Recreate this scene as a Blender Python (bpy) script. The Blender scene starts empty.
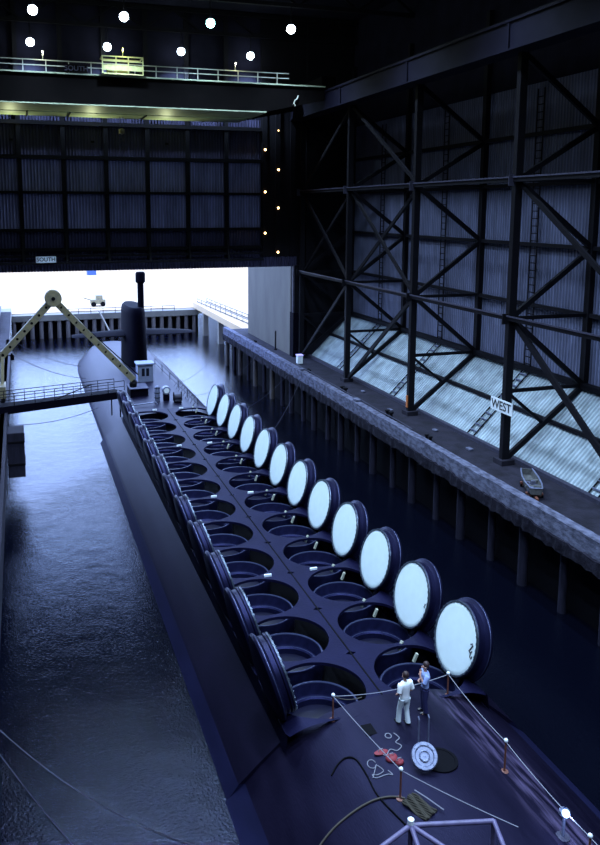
import bpy, math, random
from mathutils import Vector, Matrix
random.seed(7)
S = bpy.context.scene
COL = S.collection
PI = math.pi
WZ = -4.0            # water level
XC = -4.0            # centreline of the submarine
FY, FS = 16.23, 13.27  # first truss frame and frame spacing

# ------------------------------------------------------------------ helpers
ORG = {}
class MB:
    def __init__(s): s.v = []; s.f = []; s.m = []; s.mi = 0
    def add(s, vs, fs):
        b = len(s.v); s.v += [tuple(p) for p in vs]
        s.f += [tuple(i + b for i in f) for f in fs]; s.m += [s.mi] * len(fs); return s
    def box(s, x0, x1, y0, y1, z0, z1):
        vs = [(x, y, z) for z in (z0, z1) for x, y in ((x0, y0), (x1, y0), (x1, y1), (x0, y1))]
        return s.add(vs, [(3, 2, 1, 0), (4, 5, 6, 7), (0, 1, 5, 4), (1, 2, 6, 5), (2, 3, 7, 6), (3, 0, 4, 7)])
    def bar(s, p, q, w, h=None, up=(0, 0, 1)):
        p, q = Vector(p), Vector(q); h = w if h is None else h
        d = (q - p).normalized(); u = Vector(up)
        if abs(d.dot(u)) > .98: u = Vector((0, 1, 0))
        a = d.cross(u).normalized(); b = a.cross(d)
        vs = [c + a * sx * w / 2 + b * sy * h / 2 for c in (p, q) for sx, sy in ((-1, -1), (1, -1), (1, 1), (-1, 1))]
        return s.add(vs, [(0, 1, 2, 3), (7, 6, 5, 4), (0, 4, 5, 1), (1, 5, 6, 2), (2, 6, 7, 3), (3, 7, 4, 0)])
    def tube(s, pts, r, n=8, caps=True):
        pts = [Vector(p) for p in pts]; N = len(pts)
        rs = r if isinstance(r, (list, tuple)) else [r] * N
        vs = []; a = None
        for i, p in enumerate(pts):
            d = (pts[min(i + 1, N - 1)] - pts[max(i - 1, 0)]).normalized()
            if a is None:
                a = d.orthogonal().normalized()
            else:
                a = (a - d * a.dot(d)).normalized()
            b = d.cross(a)
            vs += [p + (a * math.cos(2 * PI * k / n) + b * math.sin(2 * PI * k / n)) * rs[i] for k in range(n)]
        fs = [(i * n + k, i * n + (k + 1) % n, (i + 1) * n + (k + 1) % n, (i + 1) * n + k) for i in range(N - 1) for k in range(n)]
        if caps: fs += [tuple(range(n))[::-1], tuple((N - 1) * n + k for k in range(n))]
        return s.add(vs, fs)
    def lathe(s, prof, c=(0, 0, 0), n=48, sx=1, sy=1, cap0=False, cap1=False):   # prof (r,z) about +Z
        vs = []
        for r, z in prof:
            vs += [(c[0] + r * sx * math.cos(2 * PI * k / n), c[1] + r * sy * math.sin(2 * PI * k / n), c[2] + z) for k in range(n)]
        fs = [(i * n + k, i * n + (k + 1) % n, (i + 1) * n + (k + 1) % n, (i + 1) * n + k) for i in range(len(prof) - 1) for k in range(n)]
        if cap0: fs.append(tuple(range(n))[::-1])
        if cap1: fs.append(tuple((len(prof) - 1) * n + k for k in range(n)))
        return s.add(vs, fs)
    def sphere(s, c, r, n=12, m=8, sz=1):
        return s.lathe([(max(r * math.sin(PI * i / m), 1e-4), -r * sz * math.cos(PI * i / m)) for i in range(m + 1)], c, n)
    def loft(s, secs, closed=False):
        n = len(secs[0]); vs = [p for q in secs for p in q]; k2 = n if closed else n - 1
        fs = [(i * n + k, i * n + (k + 1) % n, (i + 1) * n + (k + 1) % n, (i + 1) * n + k) for i in range(len(secs) - 1) for k in range(k2)]
        if closed: fs += [tuple(range(n))[::-1], tuple((len(secs) - 1) * n + k for k in range(n))]
        return s.add(vs, fs)
    def prism(s, poly, axis, a0, a1):
        def P(p, a):
            return (a, p[0], p[1]) if axis == 0 else ((p[0], a, p[1]) if axis == 1 else (p[0], p[1], a))
        n = len(poly)
        return s.add([P(p, a) for a in (a0, a1) for p in poly],
                     [tuple(range(n))[::-1], tuple(range(n, 2 * n))] + [(k, (k + 1) % n, n + (k + 1) % n, n + k) for k in range(n)])
    def build(s, name, mat, parent=None, smooth=None, local=False, bevel=0):
        me = bpy.data.meshes.new(name)
        o = Vector((0, 0, 0))
        if parent is not None and not local: o = ORG[parent]
        me.from_pydata([(v[0] - o.x, v[1] - o.y, v[2] - o.z) for v in s.v], [], s.f)
        for m in (mat if isinstance(mat, (list, tuple)) else [mat]): me.materials.append(m)
        if isinstance(mat, (list, tuple)): me.polygons.foreach_set('material_index', s.m)
        me.update()
        if smooth:
            me.polygons.foreach_set('use_smooth', [True] * len(me.polygons)); me.set_sharp_from_angle(angle=math.radians(smooth))
        ob = bpy.data.objects.new(name, me); COL.objects.link(ob)
        if parent is not None: ob.parent = parent
        ORG[ob] = o.copy()
        if bevel:
            b = ob.modifiers.new('bevel', 'BEVEL'); b.width = bevel; b.segments = 2; b.limit_method = 'ANGLE'
        return ob
def tag(o, label=None, cat=None, group=None, kind=None):
    if label: o['label'] = label
    if cat: o['category'] = cat
    if group: o['group'] = group
    if kind: o['kind'] = kind
    return o
def thing(name, label, cat, loc=(0, 0, 0), group=None):
    o = bpy.data.objects.new(name, None); COL.objects.link(o); o.location = loc; o.empty_display_size = .2
    ORG[o] = Vector(loc); return tag(o, label, cat, group)
def struct(mb, name, mat, smooth=None, label=None, cat=None):
    o = mb.build(name, mat, smooth=smooth); return tag(o, label, cat, kind='structure')
def children(o): return [c for c in o.children]
def copy_tree(o, parent=None):
    c = o.copy(); COL.objects.link(c); c.parent = parent if parent else o.parent
    ORG[c] = Vector(c.location)
    for ch in children(o): copy_tree(ch, c)
    return c
def solo(o, p):
    """move the mesh so that its object origin sits at p"""
    p = Vector(p)
    for v in o.data.vertices: v.co -= p
    o.location = p; ORG[o] = p; return o

# ------------------------------------------------------------------ materials
def mat(name, col, rough=.6, metal=0, var=.0, scale=3, bump=0, bscale=20, stretch=(1, 1, 1), col2=None, spec=.5, emit=0, lo=.35, hi=.7, tint=None):
    m = bpy.data.materials.new(name); m.use_nodes = True
    nt = m.node_tree; N = nt.nodes; L = nt.links; b = N['Principled BSDF']
    b.inputs['Base Color'].default_value = (*col, 1); b.inputs['Roughness'].default_value = rough
    b.inputs['Metallic'].default_value = metal; b.inputs['Specular Tint'].default_value = ((*tint, 1) if tint else (1, 1, 1, 1)); b.inputs['Specular IOR Level'].default_value = spec
    if emit: b.inputs['Emission Color'].default_value = (*col, 1); b.inputs['Emission Strength'].default_value = emit
    if var or bump:
        tc = N.new('ShaderNodeTexCoord'); mp = N.new('ShaderNodeMapping'); mp.inputs['Scale'].default_value = stretch
        L.new(tc.outputs['Object'], mp.inputs['Vector'])
    if var:
        nz = N.new('ShaderNodeTexNoise'); nz.inputs['Scale'].default_value = scale; nz.inputs['Detail'].default_value = 6
        L.new(mp.outputs['Vector'], nz.inputs['Vector'])
        mr = N.new('ShaderNodeMapRange'); mr.inputs['From Min'].default_value = lo; mr.inputs['From Max'].default_value = hi
        L.new(nz.outputs['Fac'], mr.inputs['Value'])
        mx = N.new('ShaderNodeMix'); mx.data_type = 'RGBA'
        c2 = col2 if col2 else tuple(c * (1 - var) for c in col)
        mx.inputs[6].default_value = (*col, 1); mx.inputs[7].default_value = (*c2, 1)
        L.new(mr.outputs['Result'], mx.inputs[0]); L.new(mx.outputs[2], b.inputs['Base Color'])
    if bump:
        n2 = N.new('ShaderNodeTexNoise'); n2.inputs['Scale'].default_value = bscale; n2.inputs['Detail'].default_value = 4
        L.new(mp.outputs['Vector'], n2.inputs['Vector'])
        bp = N.new('ShaderNodeBump'); bp.inputs['Strength'].default_value = bump; bp.inputs['Distance'].default_value = .05
        L.new(n2.outputs['Fac'], bp.inputs['Height']); L.new(bp.outputs['Normal'], b.inputs['Normal'])
    return m
def corrugated(name, col, axis, pitch=.32, var=.45, rough=.55, depth=.06, panel=4.2, dirt=.5):
    """ribbed sheet: ribs along z, sheets of slightly different age, streaks of dirt"""
    m = mat(name, col, rough); nt = m.node_tree; N = nt.nodes; L = nt.links; b = N['Principled BSDF']
    tc = N.new('ShaderNodeTexCoord'); sp = N.new('ShaderNodeSeparateXYZ'); L.new(tc.outputs['Object'], sp.inputs[0])
    a = sp.outputs[axis]
    mu = N.new('ShaderNodeMath'); mu.operation = 'MULTIPLY'; mu.inputs[1].default_value = 2 * PI / pitch; L.new(a, mu.inputs[0])
    sn = N.new('ShaderNodeMath'); sn.operation = 'SINE'; L.new(mu.outputs[0], sn.inputs[0])
    bp = N.new('ShaderNodeBump'); bp.inputs['Strength'].default_value = 1; bp.inputs['Distance'].default_value = depth
    L.new(sn.outputs[0], bp.inputs['Height']); L.new(bp.outputs['Normal'], b.inputs['Normal'])
    dv = N.new('ShaderNodeMath'); dv.operation = 'DIVIDE'; dv.inputs[1].default_value = .95; L.new(a, dv.inputs[0])
    fl = N.new('ShaderNodeMath'); fl.operation = 'FLOOR'; L.new(dv.outputs[0], fl.inputs[0])
    dz = N.new('ShaderNodeMath'); dz.operation = 'DIVIDE'; dz.inputs[1].default_value = panel; L.new(sp.outputs[2], dz.inputs[0])
    fz = N.new('ShaderNodeMath'); fz.operation = 'FLOOR'; L.new(dz.outputs[0], fz.inputs[0])
    cb = N.new('ShaderNodeCombineXYZ'); L.new(fl.outputs[0], cb.inputs[0]); L.new(fz.outputs[0], cb.inputs[1])
    wn = N.new('ShaderNodeTexWhiteNoise'); L.new(cb.outputs[0], wn.inputs['Vector'])
    mp = N.new('ShaderNodeMapping'); mp.inputs['Scale'].default_value = (.9, .9, .18) ; L.new(tc.outputs['Object'], mp.inputs[0])
    nz = N.new('ShaderNodeTexNoise'); nz.inputs['Scale'].default_value = 1.6; nz.inputs['Detail'].default_value = 7; L.new(mp.outputs[0], nz.inputs['Vector'])
    mr = N.new('ShaderNodeMapRange'); mr.inputs['From Min'].default_value = .35; mr.inputs['From Max'].default_value = .72
    mr.inputs['To Min'].default_value = 1; mr.inputs['To Max'].default_value = 1 - dirt; L.new(nz.outputs['Fac'], mr.inputs['Value'])
    m2 = N.new('ShaderNodeMapRange'); m2.inputs['To Min'].default_value = 1 - var * .4; L.new(wn.outputs['Value'], m2.inputs['Value'])
    pr = N.new('ShaderNodeMath'); pr.operation = 'MULTIPLY'; L.new(mr.outputs[0], pr.inputs[0]); L.new(m2.outputs[0], pr.inputs[1])
    rb = N.new('ShaderNodeMapRange'); rb.inputs['From Min'].default_value = -1; rb.inputs['To Min'].default_value = .6; L.new(sn.outputs[0], rb.inputs['Value'])
    p2 = N.new('ShaderNodeMath'); p2.operation = 'MULTIPLY'; L.new(pr.outputs[0], p2.inputs[0]); L.new(rb.outputs[0], p2.inputs[1])
    vm = N.new('ShaderNodeVectorMath'); vm.operation = 'SCALE'; vm.inputs[0].default_value = col; L.new(p2.outputs[0], vm.inputs['Scale'])
    L.new(vm.outputs[0], b.inputs['Base Color'])
    return m
def emitter(name, col, st):
    m = bpy.data.materials.new(name); m.use_nodes = True; N = m.node_tree.nodes
    b = N['Principled BSDF']; b.inputs['Base Color'].default_value = (*col, 1)
    b.inputs['Emission Color'].default_value = (*col, 1); b.inputs['Emission Strength'].default_value = st
    return m
M = dict(
    hull=mat('black_hull_paint', (.0030, .0023, .0074), .46, var=.5, scale=.8, bump=.12, bscale=9, stretch=(2.2, .5, 1), col2=(.0068, .0054, .0145), spec=.2, tint=(.38, .38, 1)),
    hullband=mat('blue_black_band_paint', (.0095, .010, .034), .45, var=.4, scale=1.2, stretch=(1, .3, 1), bump=.1, bscale=6, spec=.3, tint=(.38, .38, 1)),
    deck=mat('missile_deck_paint', (.0044, .0040, .0185), .6, var=.4, scale=1.2, bump=.15, bscale=8, spec=.25, tint=(.38, .38, 1)),
    pit=mat('dark_well_paint', (.0012, .0012, .003), .8, spec=.1),
    ring=mat('tube_ring_steel', (.0085, .009, .034), .42, metal=.2, var=.4, scale=4, spec=.3, tint=(.38, .38, 1)),
    ringedge=mat('worn_ring_edge', (.05, .058, .12), .35, metal=.5),
    membrane=mat('closure_membrane', (.0045, .0045, .016), .45, var=.4, scale=2, spec=.3),
    lidface=mat('white_hatch_liner', (.72, .83, .84), .6, var=.06, scale=2.2),
    lidring=mat('hatch_seal_steel', (.09, .11, .15), .3, metal=.6, var=.5, scale=9),
    lidback=mat('hatch_shell_paint', (.0044, .0043, .016), .42, var=.4, scale=2, spec=.3, tint=(.38, .38, 1)),
    sail=mat('sail_paint', (.0016, .0012, .005), .8, spec=.05),
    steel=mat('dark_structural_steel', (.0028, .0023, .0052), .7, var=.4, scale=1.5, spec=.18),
    steel2=mat('grey_steel_edge', (.045, .043, .07), .55, var=.4, scale=3, spec=.3),
    girder=mat('crane_rail_girder_paint', (.0042, .0038, .0105), .7, var=.5, scale=.8, col2=(.007, .0065, .015), spec=.1),
    crane=mat('crane_paint', (.0022, .0015, .0015), .85, var=.5, scale=1, spec=.06),
    craneflange=mat('pale_crane_flange_paint', (.36, .42, .27), .55, var=.3, scale=1),
    railpale=mat('pale_rail_paint', (.42, .43, .34), .5),
    yellow=mat('crane_yellow_paint', (.52, .52, .20), .5, var=.3, scale=3),
    boom=mat('dusty_yellow_paint', (.25, .21, .11), .55, var=.5, scale=3, col2=(.16, .14, .10)),
    ceiling=mat('dark_roof_and_shaded_wall', (.010, .0095, .021), .85, var=.5, scale=.6, spec=.1),
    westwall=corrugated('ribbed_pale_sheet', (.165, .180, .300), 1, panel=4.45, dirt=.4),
    slope=corrugated('ribbed_white_sheet', (.46, .56, .61), 1, dirt=.45, panel=2.6, depth=.03),
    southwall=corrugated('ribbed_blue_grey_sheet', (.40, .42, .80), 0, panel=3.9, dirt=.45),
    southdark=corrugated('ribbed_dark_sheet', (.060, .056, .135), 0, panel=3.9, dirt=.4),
    concrete=mat('wharf_concrete', (.020, .018, .030), .85, var=.6, scale=1.1, bump=.4, bscale=7, spec=.2),
    curb=mat('pale_worn_curb', (.14, .145, .21), .85, var=.75, scale=3.2, col2=(.035, .035, .055), bump=.9, bscale=12, stretch=(1, .6, 1.4), spec=.2),
    curblow=mat('dark_broken_curb_foot', (.007, .006, .012), .9, var=.6, scale=2.2, col2=(.035, .033, .05), bump=.9, bscale=6, lo=.5, hi=.8, spec=.15),
    pile=mat('wet_timber_pile', (.020, .018, .034), .7, var=.7, scale=2, stretch=(3, 3, .4), col2=(.008, .008, .016), spec=.2),
    pilepale=mat('pale_concrete_pile', (.09, .075, .07), .8, var=.5, scale=2, stretch=(3, 3, .4)),
    outpanel=mat('grey_concrete_panel', (.105, .095, .078), .8, var=.25, scale=.5, stretch=(1, 1, .4)),
    apron=mat('bright_concrete_apron', (.56, .40, .235), .9, var=.12, scale=.15),
    farwall=mat('bright_far_wall', (.62, .45, .28), .9, var=.06, scale=.1),
    blue=mat('blue_shed_paint', (.03, .075, .25), .6),
    outwhite=mat('weathered_white_paint', (.20, .18, .155), .7, var=.2, scale=2),
    white=mat('white_sign_paint', (.80, .85, .88), .6, var=.12, scale=6),
    black=mat('black_lettering', (.006, .006, .01), .6),
    signblue=mat('bluish_sign_paint', (.80, .88, .95), .6),
    stanchion=mat('rusty_red_stanchion', (.20, .07, .045), .55, var=.4, scale=9),
    rope=mat('pale_rope', (.20, .20, .24), .8),
    darkrope=mat('dark_mooring_rope', (.02, .02, .04), .8),
    hose=mat('brown_hose', (.05, .04, .03), .7),
    red=mat('red_bag_fabric', (.22, .02, .03), .7),
    bundle=mat('dull_brown_netting', (.04, .033, .022), .85, var=.5, scale=14),
    brow=mat('lilac_grey_pipe_paint', (.12, .10, .20), .45, var=.3, scale=4),
    booth=mat('booth_white_paint', (.22, .25, .36), .6, var=.2, scale=3),
    glass=mat('dark_window_glass', (.01, .012, .02), .1),
    galv=mat('pale_galvanised_steel', (.20, .22, .33), .4, metal=.3, var=.3, scale=6),
    boat=mat('weathered_skiff_paint', (.10, .10, .10), .7, var=.6, scale=5, col2=(.05, .05, .05)),
    skin=mat('skin', (.45, .24, .18), .5), hair=mat('dark_hair', (.03, .012, .012), .6),
    wshirt=mat('white_cotton', (.85, .86, .88), .8), wtrouser=mat('off_white_cotton', (.62, .68, .72), .8),
    bshirt=mat('light_blue_cotton', (.26, .34, .62), .8), btrouser=mat('navy_cotton', (.012, .012, .07), .8), shoe=mat('black_leather', (.01, .01, .012), .4),
    lamp=emitter('lamp_glass', (.75, .92, 1), 30), lampgreen=emitter('greenish_lamp_glass', (.35, .95, .85), 22),
    amber=emitter('amber_lamp_glass', (1, .62, .25), 9), deckglow=emitter('blue_white_lamp_glass', (.35, .55, 1), 4),
    orange=mat('orange_paint', (.5, .14, .03), .5),
)
def water_mat():
    m = mat('dark_harbour_water', (.0012, .0016, .0045), .09, spec=.5); nt = m.node_tree; N = nt.nodes; L = nt.links
    b = N['Principled BSDF']; b.inputs['IOR'].default_value = 1.33; b.inputs['Specular Tint'].default_value = (.46, .52, 1, 1)
    tc = N.new('ShaderNodeTexCoord')
    def noise(sc, det, vec=(1, 1, 1)):
        mp = N.new('ShaderNodeMapping'); mp.inputs['Scale'].default_value = vec; L.new(tc.outputs['Object'], mp.inputs[0])
        n = N.new('ShaderNodeTexNoise'); n.inputs['Scale'].default_value = sc; n.inputs['Detail'].default_value = det
        L.new(mp.outputs[0], n.inputs['Vector']); return n.outputs['Fac']
    b1 = N.new('ShaderNodeBump'); b1.inputs['Strength'].default_value = 1; b1.inputs['Distance'].default_value = .028
    L.new(noise(.9, 2, (1, .8, 1)), b1.inputs['Height'])
    b2 = N.new('ShaderNodeBump'); b2.inputs['Strength'].default_value = 1; b2.inputs['Distance'].default_value = .019
    L.new(noise(9, 2), b2.inputs['Height']); L.new(b1.outputs[0], b2.inputs['Normal']); L.new(b2.outputs[0], b.inputs['Normal'])
    return m
M['water'] = water_mat()

# ------------------------------------------------------------------ camera
cam = bpy.data.cameras.new('camera'); co = bpy.data.objects.new('camera', cam); COL.objects.link(co)
yaw, pit, rol = math.radians(17.521), math.radians(8.478), math.radians(.088)
F = Vector((math.sin(yaw) * math.cos(pit), math.cos(yaw) * math.cos(pit), -math.sin(pit)))
R0 = Vector((math.cos(yaw), -math.sin(yaw), 0)); U0 = R0.cross(F)
R = R0 * math.cos(rol) + U0 * math.sin(rol); U = U0 * math.cos(rol) - R0 * math.sin(rol)
mw = Matrix(((R.x, U.x, -F.x, -17.188), (R.y, U.y, -F.y, -27.027), (R.z, U.z, -F.z, 18.256), (0, 0, 0, 1)))
co.matrix_world = mw
FPX, PX, PY = 774.27, 264.32, 324.66
cam.sensor_fit = 'HORIZONTAL'; cam.sensor_width = 36; cam.lens = FPX * 36 / 600
cam.shift_x = (300 - PX) / 600; cam.shift_y = -(422.5 - PY) / 600
cam.clip_end = 2000; cam.clip_start = .1
S.camera = co

# ------------------------------------------------------------------ the shell
struct(MB().add([(-400, -60, WZ), (400, -60, WZ), (400, 400, WZ), (-400, 400, WZ)], [(0, 1, 2, 3)]), 'water_surface', M['water'],
       label='dark rippled harbour water under the submarine', cat='water')
struct(MB().box(-40, 21, -45, 57.6, 39.0, 39.4), 'ceiling', M['ceiling'])
# west wall: sloping foot, then upright sheets
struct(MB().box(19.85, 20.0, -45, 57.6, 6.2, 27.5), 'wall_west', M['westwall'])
struct(MB().box(19.85, 20.0, -45, 57.6, 27.5, 39), 'wall_west_upper', M['ceiling'])  # dimness above the crane girder is put into this wall's colour
struct(MB().prism([(14.65, 1.2), (19.9, 6.3), (20.05, 6.15), (14.8, 1.05)], 1, -45, 56.2), 'wall_west_foot', M['slope'])
struct(MB().box(-40.2, -40, -45, 57.6, -6, 39.2), 'wall_east', M['steel'])
struct(MB().box(-40, 21, -45.3, -45, -6, 39.2), 'wall_north', M['steel'])
# south wall above the gate opening: bright sheets, a dark row below, rows above coloured for shade, a ribbed lower edge
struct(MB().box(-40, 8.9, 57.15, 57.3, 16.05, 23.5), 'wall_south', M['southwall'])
struct(MB().box(-40, 8.9, 57.15, 57.3, 23.5, 28), 'wall_south_upper', M['southdark'])  # the crane bridge's shade on this row is put into the sheet colour
struct(MB().box(-40, 8.9, 57.15, 57.3, 28, 39), 'wall_south_gable', M['ceiling'])  # gloom above the crane painted in with the roof's dark colour
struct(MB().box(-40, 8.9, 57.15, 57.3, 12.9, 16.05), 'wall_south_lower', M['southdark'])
zz = MB(); n = 0; x = -40.0; pts = []
while x < 13.2:
    pts.append((x, 56.75 + (.09 if n % 2 else 0))); x += .16; n += 1
zz.add([(p[0], p[1], z) for z in (11.78, 12.9) for p in pts], [(i, i + 1, len(pts) + i + 1, len(pts) + i) for i in range(len(pts) - 1)])
zz.box(-40, 13.2, 56.9, 57.5, 11.85, 12.95)
struct(zz, 'wall_south_edge', M['southdark'])
struct(MB().box(8.9, 14.4, 56.9, 57.5, 11.9, 39), 'wall_south_corner', M['steel'])
struct(MB().box(14.2, 20, 56.6, 57.2, 1.2, 39), 'wall_south_end', M['steel'])
struct(MB().box(-40, -24, 56.6, 57.2, -6, 39), 'wall_south_east_end', M['steel'])
k = 0
for i in range(-4, 6):
    x = -16.79 + 4.34 * i; k += 1
    b = MB(); b.box(x - .22, x + .22, 56.7, 57.1, 12.9, 39)
    struct(b, 'trim_%d' % k, M['steel'])
for z, h in ((14.05, .35), (16.08, .3), (19.93, .28), (23.5, .4), (26.95, .4), (30.4, .4)):
    k += 1; struct(MB().box(-40, 8.9, 56.66, 57.12, z - h / 2, z + h / 2), 'trim_%d' % k, M['steel'])
# knee bracing along the bottom of the south wall
for z, y0 in ((12.7, 55.9), (13.4, 56.2)):
    k += 1; struct(MB().box(-40, 8.9, y0, y0 + .25, z - .12, z + .12), 'trim_%d' % k, M['steel'])
for i in range(-4, 6):
    x = -16.79 + 4.34 * i; k += 1
    struct(MB().bar((x, 56.9, 16.0), (x, 55.95, 12.7), .2, .2), 'trim_%d' % k, M['steel'])

# west wharf
struct(MB().box(10.6, 15.2, -45, 79.2, .55, 1.25), 'floor_west', M['concrete'])
def rough_strip(x0, x1, y0, y1, z0, z1, step, jx, jz):
    mb = MB(); secs = []; y = y0
    while y <= y1 + .01:
        a = random.uniform(-jx, jx); t = random.uniform(-jz, jz); d = random.uniform(-jz, jz)
        secs.append([(x0 + a, y, z0 + d), (x1, y, z0), (x1, y, z1 + t * .4), (x0 + a * .5, y, z1 + t)]); y += step
    mb.loft(secs, True); return mb
o = struct(rough_strip(10.1, 10.75, -45, 79.2, .62, 1.62, .7, .025, .035), 'trim_curb_west', M['curb'])
o = struct(rough_strip(9.95, 10.8, -45, 79.2, -.08, .64, .4, .08, .09), 'trim_curb_foot_west', M['curblow'])
struct(MB().box(14.35, 14.72, -45, 56.2, 1.25, 1.5), 'trim_slope_kerb', M['steel2'])
# east wharf along the left edge of the photograph
struct(MB().box(-40, -18.95, -45, 108, .55, 1.25), 'floor_east', M['concrete'])
struct(MB().box(-19.3, -18.72, -45, 79, -.6, 1.25), 'trim_curb_east', M['pile'])
struct(MB().box(-40, -19.4, -45, 108, -6, .6), 'floor_east_bulkhead', M['pit'])
# outside: concrete wing panel of the gate, far quay, apron, far wall
struct(MB().box(12.72, 13.1, 57.6, 75.2, 1.2, 16), 'wall_wing', M['outpanel'])
struct(MB().box(-90, 120, 113, 205, -.9, .25), 'floor_apron', M['apron'])
struct(MB().box(-120, 160, 205, 206, -.9, 7), 'wall_far', M['farwall'])
struct(MB().box(13.1, 80, 57.6, 113, .2, 1.2), 'floor_west_yard', M['apron'])
struct(MB().box(-90, -18.9, 79, 113.5, .2, 1.2), 'floor_east_yard', M['outwhite'])

# ------------------------------------------------------------------ west truss frames
def bars(name, p, q, w, h, parent, m='steel'): return MB().bar(p, q, w, h).build(name, M[m], parent)
WORDS = {-2: 'outside the photo, two bays right of the WEST sign', -1: 'outside the photo, one bay right of the WEST sign', 0: 'carrying the WEST sign', 1: 'one bay left of the frame with the WEST sign',
         2: 'at the far end of the pale slope', 3: 'at the dark south end of the wall'}
XW, XP = 13.48, 19.6
for k in range(-2, 4):
    y = FY + FS * k if k < 3 else 55.9
    t = thing('truss_frame', 'dark steel truss frame ' + WORDS[k], 'steel frame', (XW, y, 1.25), 'truss frames along the west wall')
    MB().box(XW - .27, XW + .27, y - .2, y + .2, 1.25, 28.1).build('front_post', M['steel'], t, bevel=.02)
    MB().box(XP - .2, XP + .2, y - .24, y + .24, 6.2, 34).build('wall_post', M['steel'], t)
    MB().box(XW - .5, XW + .5, y - .5, y + .5, 1.25, 1.6).build('foot_plinth', M['concrete'], t)
    for (x0, z0, x1, z1, w) in ((XW, 28.0, XP, 23.7, .34), (XP, 23.7, XW, 20.15, .34), (XW, 20.15, XP, 15.68, .34), (XP, 15.68, XW, 11.2, .34),
                                (XW, 11.2, XP, 6.25, .34), (XP, 6.25, XW, 1.5, .36)):
        bars('diagonal', (x0, y, z0), (x1, y, z1), .24, w, t)
    for z in (20.15, 11.18, 6.27): bars('strut', (XW, y, z), (XP, y, z), .2, .24, t)
    bars('knee_brace', (XW, y, 6.2), (16.4, y, 3.85), .18, .2, t)
    g = bars('gusset_plate', (XW - .32, y - .02, 19.75), (XW - .32, y - .02, 20.5), .7, .06, t, 'steel2')
    g = bars('gusset_plate', (XW - .32, y - .02, 10.8), (XW - .32, y - .02, 11.5), .7, .06, t)
for x, z, w, h, nm in ((XW - .2, 20.15, .3, .26, 'upper beam across the fronts of the truss frames'), (XW - .2, 11.2, .3, .28, 'lower beam across the fronts of the truss frames'),
                       (XP, 23.77, .25, .3, 'girt at the top of the lit part of the wall'), (XP, 20.1, .25, .28, 'girt on the wall level with the upper beam'),
                       (XP, 15.68, .25, .28, 'girt halfway up the ribbed wall'), (XP, 11.14, .25, .28, 'girt on the wall level with the lower beam'),
                       (XP - .1, 6.25, .5, .4, 'thick girt where the ribbed wall meets the pale slope'), (17.15, 3.85, .25, .25, 'girt running along the middle of the pale slope')):
    y0, y1 = -40, 56.2
    o = MB().bar((x, y0, z), (x, y1, z), w, h).build('steel_beam', M['steel'])
    tag(solo(o, (x, y0, z)), 'long dark ' + nm, 'beam', 'long beams of the west wall')
for z in (20.32, 11.36):
    o = MB().bar((XW - .385, -40, z), (XW - .385, 55.9, z), .05, .1).build('conduit', M['steel2'])
    tag(solo(o, (XW - .36, -40, z)), 'thin pale conduit along the ' + ('upper' if z > 15 else 'lower') + ' beam of the west trusses', 'pipe')
def brace(y0, z0, y1, z1, lab, w=.3, off=0):
    o = MB().bar((XW + .08 + off, y0, z0), (XW + .08 + off, y1, z1), .18, w).build('cross_brace', M['steel'])
    tag(solo(o, (XW, y0, z0)), lab, 'brace', 'braces between the truss frames')
yA, yB, yC, yD, yE = FY + 2 * FS, FY + FS, FY, 55.9, FY - FS
brace(yA, 20.1, yB, 11.3, 'dark brace falling from the third truss frame towards the second, above the pale slope')
brace(yB, 20.1, yA, 11.3, 'dark brace falling from the second truss frame towards the third, crossing its twin', off=.2)
brace(yB, 11.2, yA, 1.5, 'dark brace from the second truss frame down to the foot of the third', .34)
brace(yD, 20.1, yA, 11.3, 'dark brace falling from the last truss frame, by the south corner')
brace(yA, 20.1, yD, 11.3, 'dark brace falling from the third truss frame to the south corner', off=.2)
brace(yA, 11.2, yD, 1.5, 'dark brace by the gate corner, over the dark end of the slope')
brace(yC, 20.1, yE, 11.3, 'dark brace right of the WEST frame, high up')
brace(yC, 11.2, yE, 1.5, 'thick dark brace falling rightwards behind the WEST sign frame', .42)
brace(yA, 28, yB, 20.3, 'dim brace under the crane girder right of the third truss frame')
brace(yA, 28, yD, 20.3, 'dim brace under the crane girder left of the third truss frame')
# ladders
LW = ['rightmost of the wall ladders, cut by the right edge', 'behind the WEST truss frame', 'between the second and third truss frames', 'beside the third truss frame, farthest one']
for i, y in enumerate((9.1, 22.35, 35.4, 47.9)):
    t = thing('wall_ladder', 'dark ladder on the ribbed wall, ' + LW[i], 'ladder', (19.5, y, 6.3), 'ladders on the west wall')
    MB().bar((19.5, y - .38, 6.3), (19.5, y - .38, 27), .08).build('rail', M['steel'], t)
    MB().bar((19.5, y + .38, 6.3), (19.5, y + .38, 27), .08).build('rail', M['steel'], t)
    rg = MB().bar((0, -.38, 0), (0, .38, 0), .07).build('rung', M['steel'], t, local=True)
    for q in range(37):
        d = rg if q == 0 else rg.copy()
        if q: COL.objects.link(d)
        d.location = (0, 0, .3 + .55 * q)
    t = thing('slope_ladder', 'pale ladder on the white slope, ' + LW[i].replace('wall ladders', 'slope ladders'), 'ladder', (14.7, y, 1.35), 'ladders on the sloping foot')
    for s in (-.42, .42): MB().bar((14.62, y + s, 1.32), (19.6, y + s, 6.2), .08).build('rail', M['steel'], t)
    rg = MB().bar((0, -.42, 0), (0, .42, 0), .09).build('rung', M['galv'], t, local=True)
    for q in range(1, 12):
        d = rg if q == 1 else rg.copy()
        if q > 1: COL.objects.link(d)
        d.location = (-.08 + 4.98 * q / 12, 0, -.01 + 4.88 * q / 12)
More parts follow.
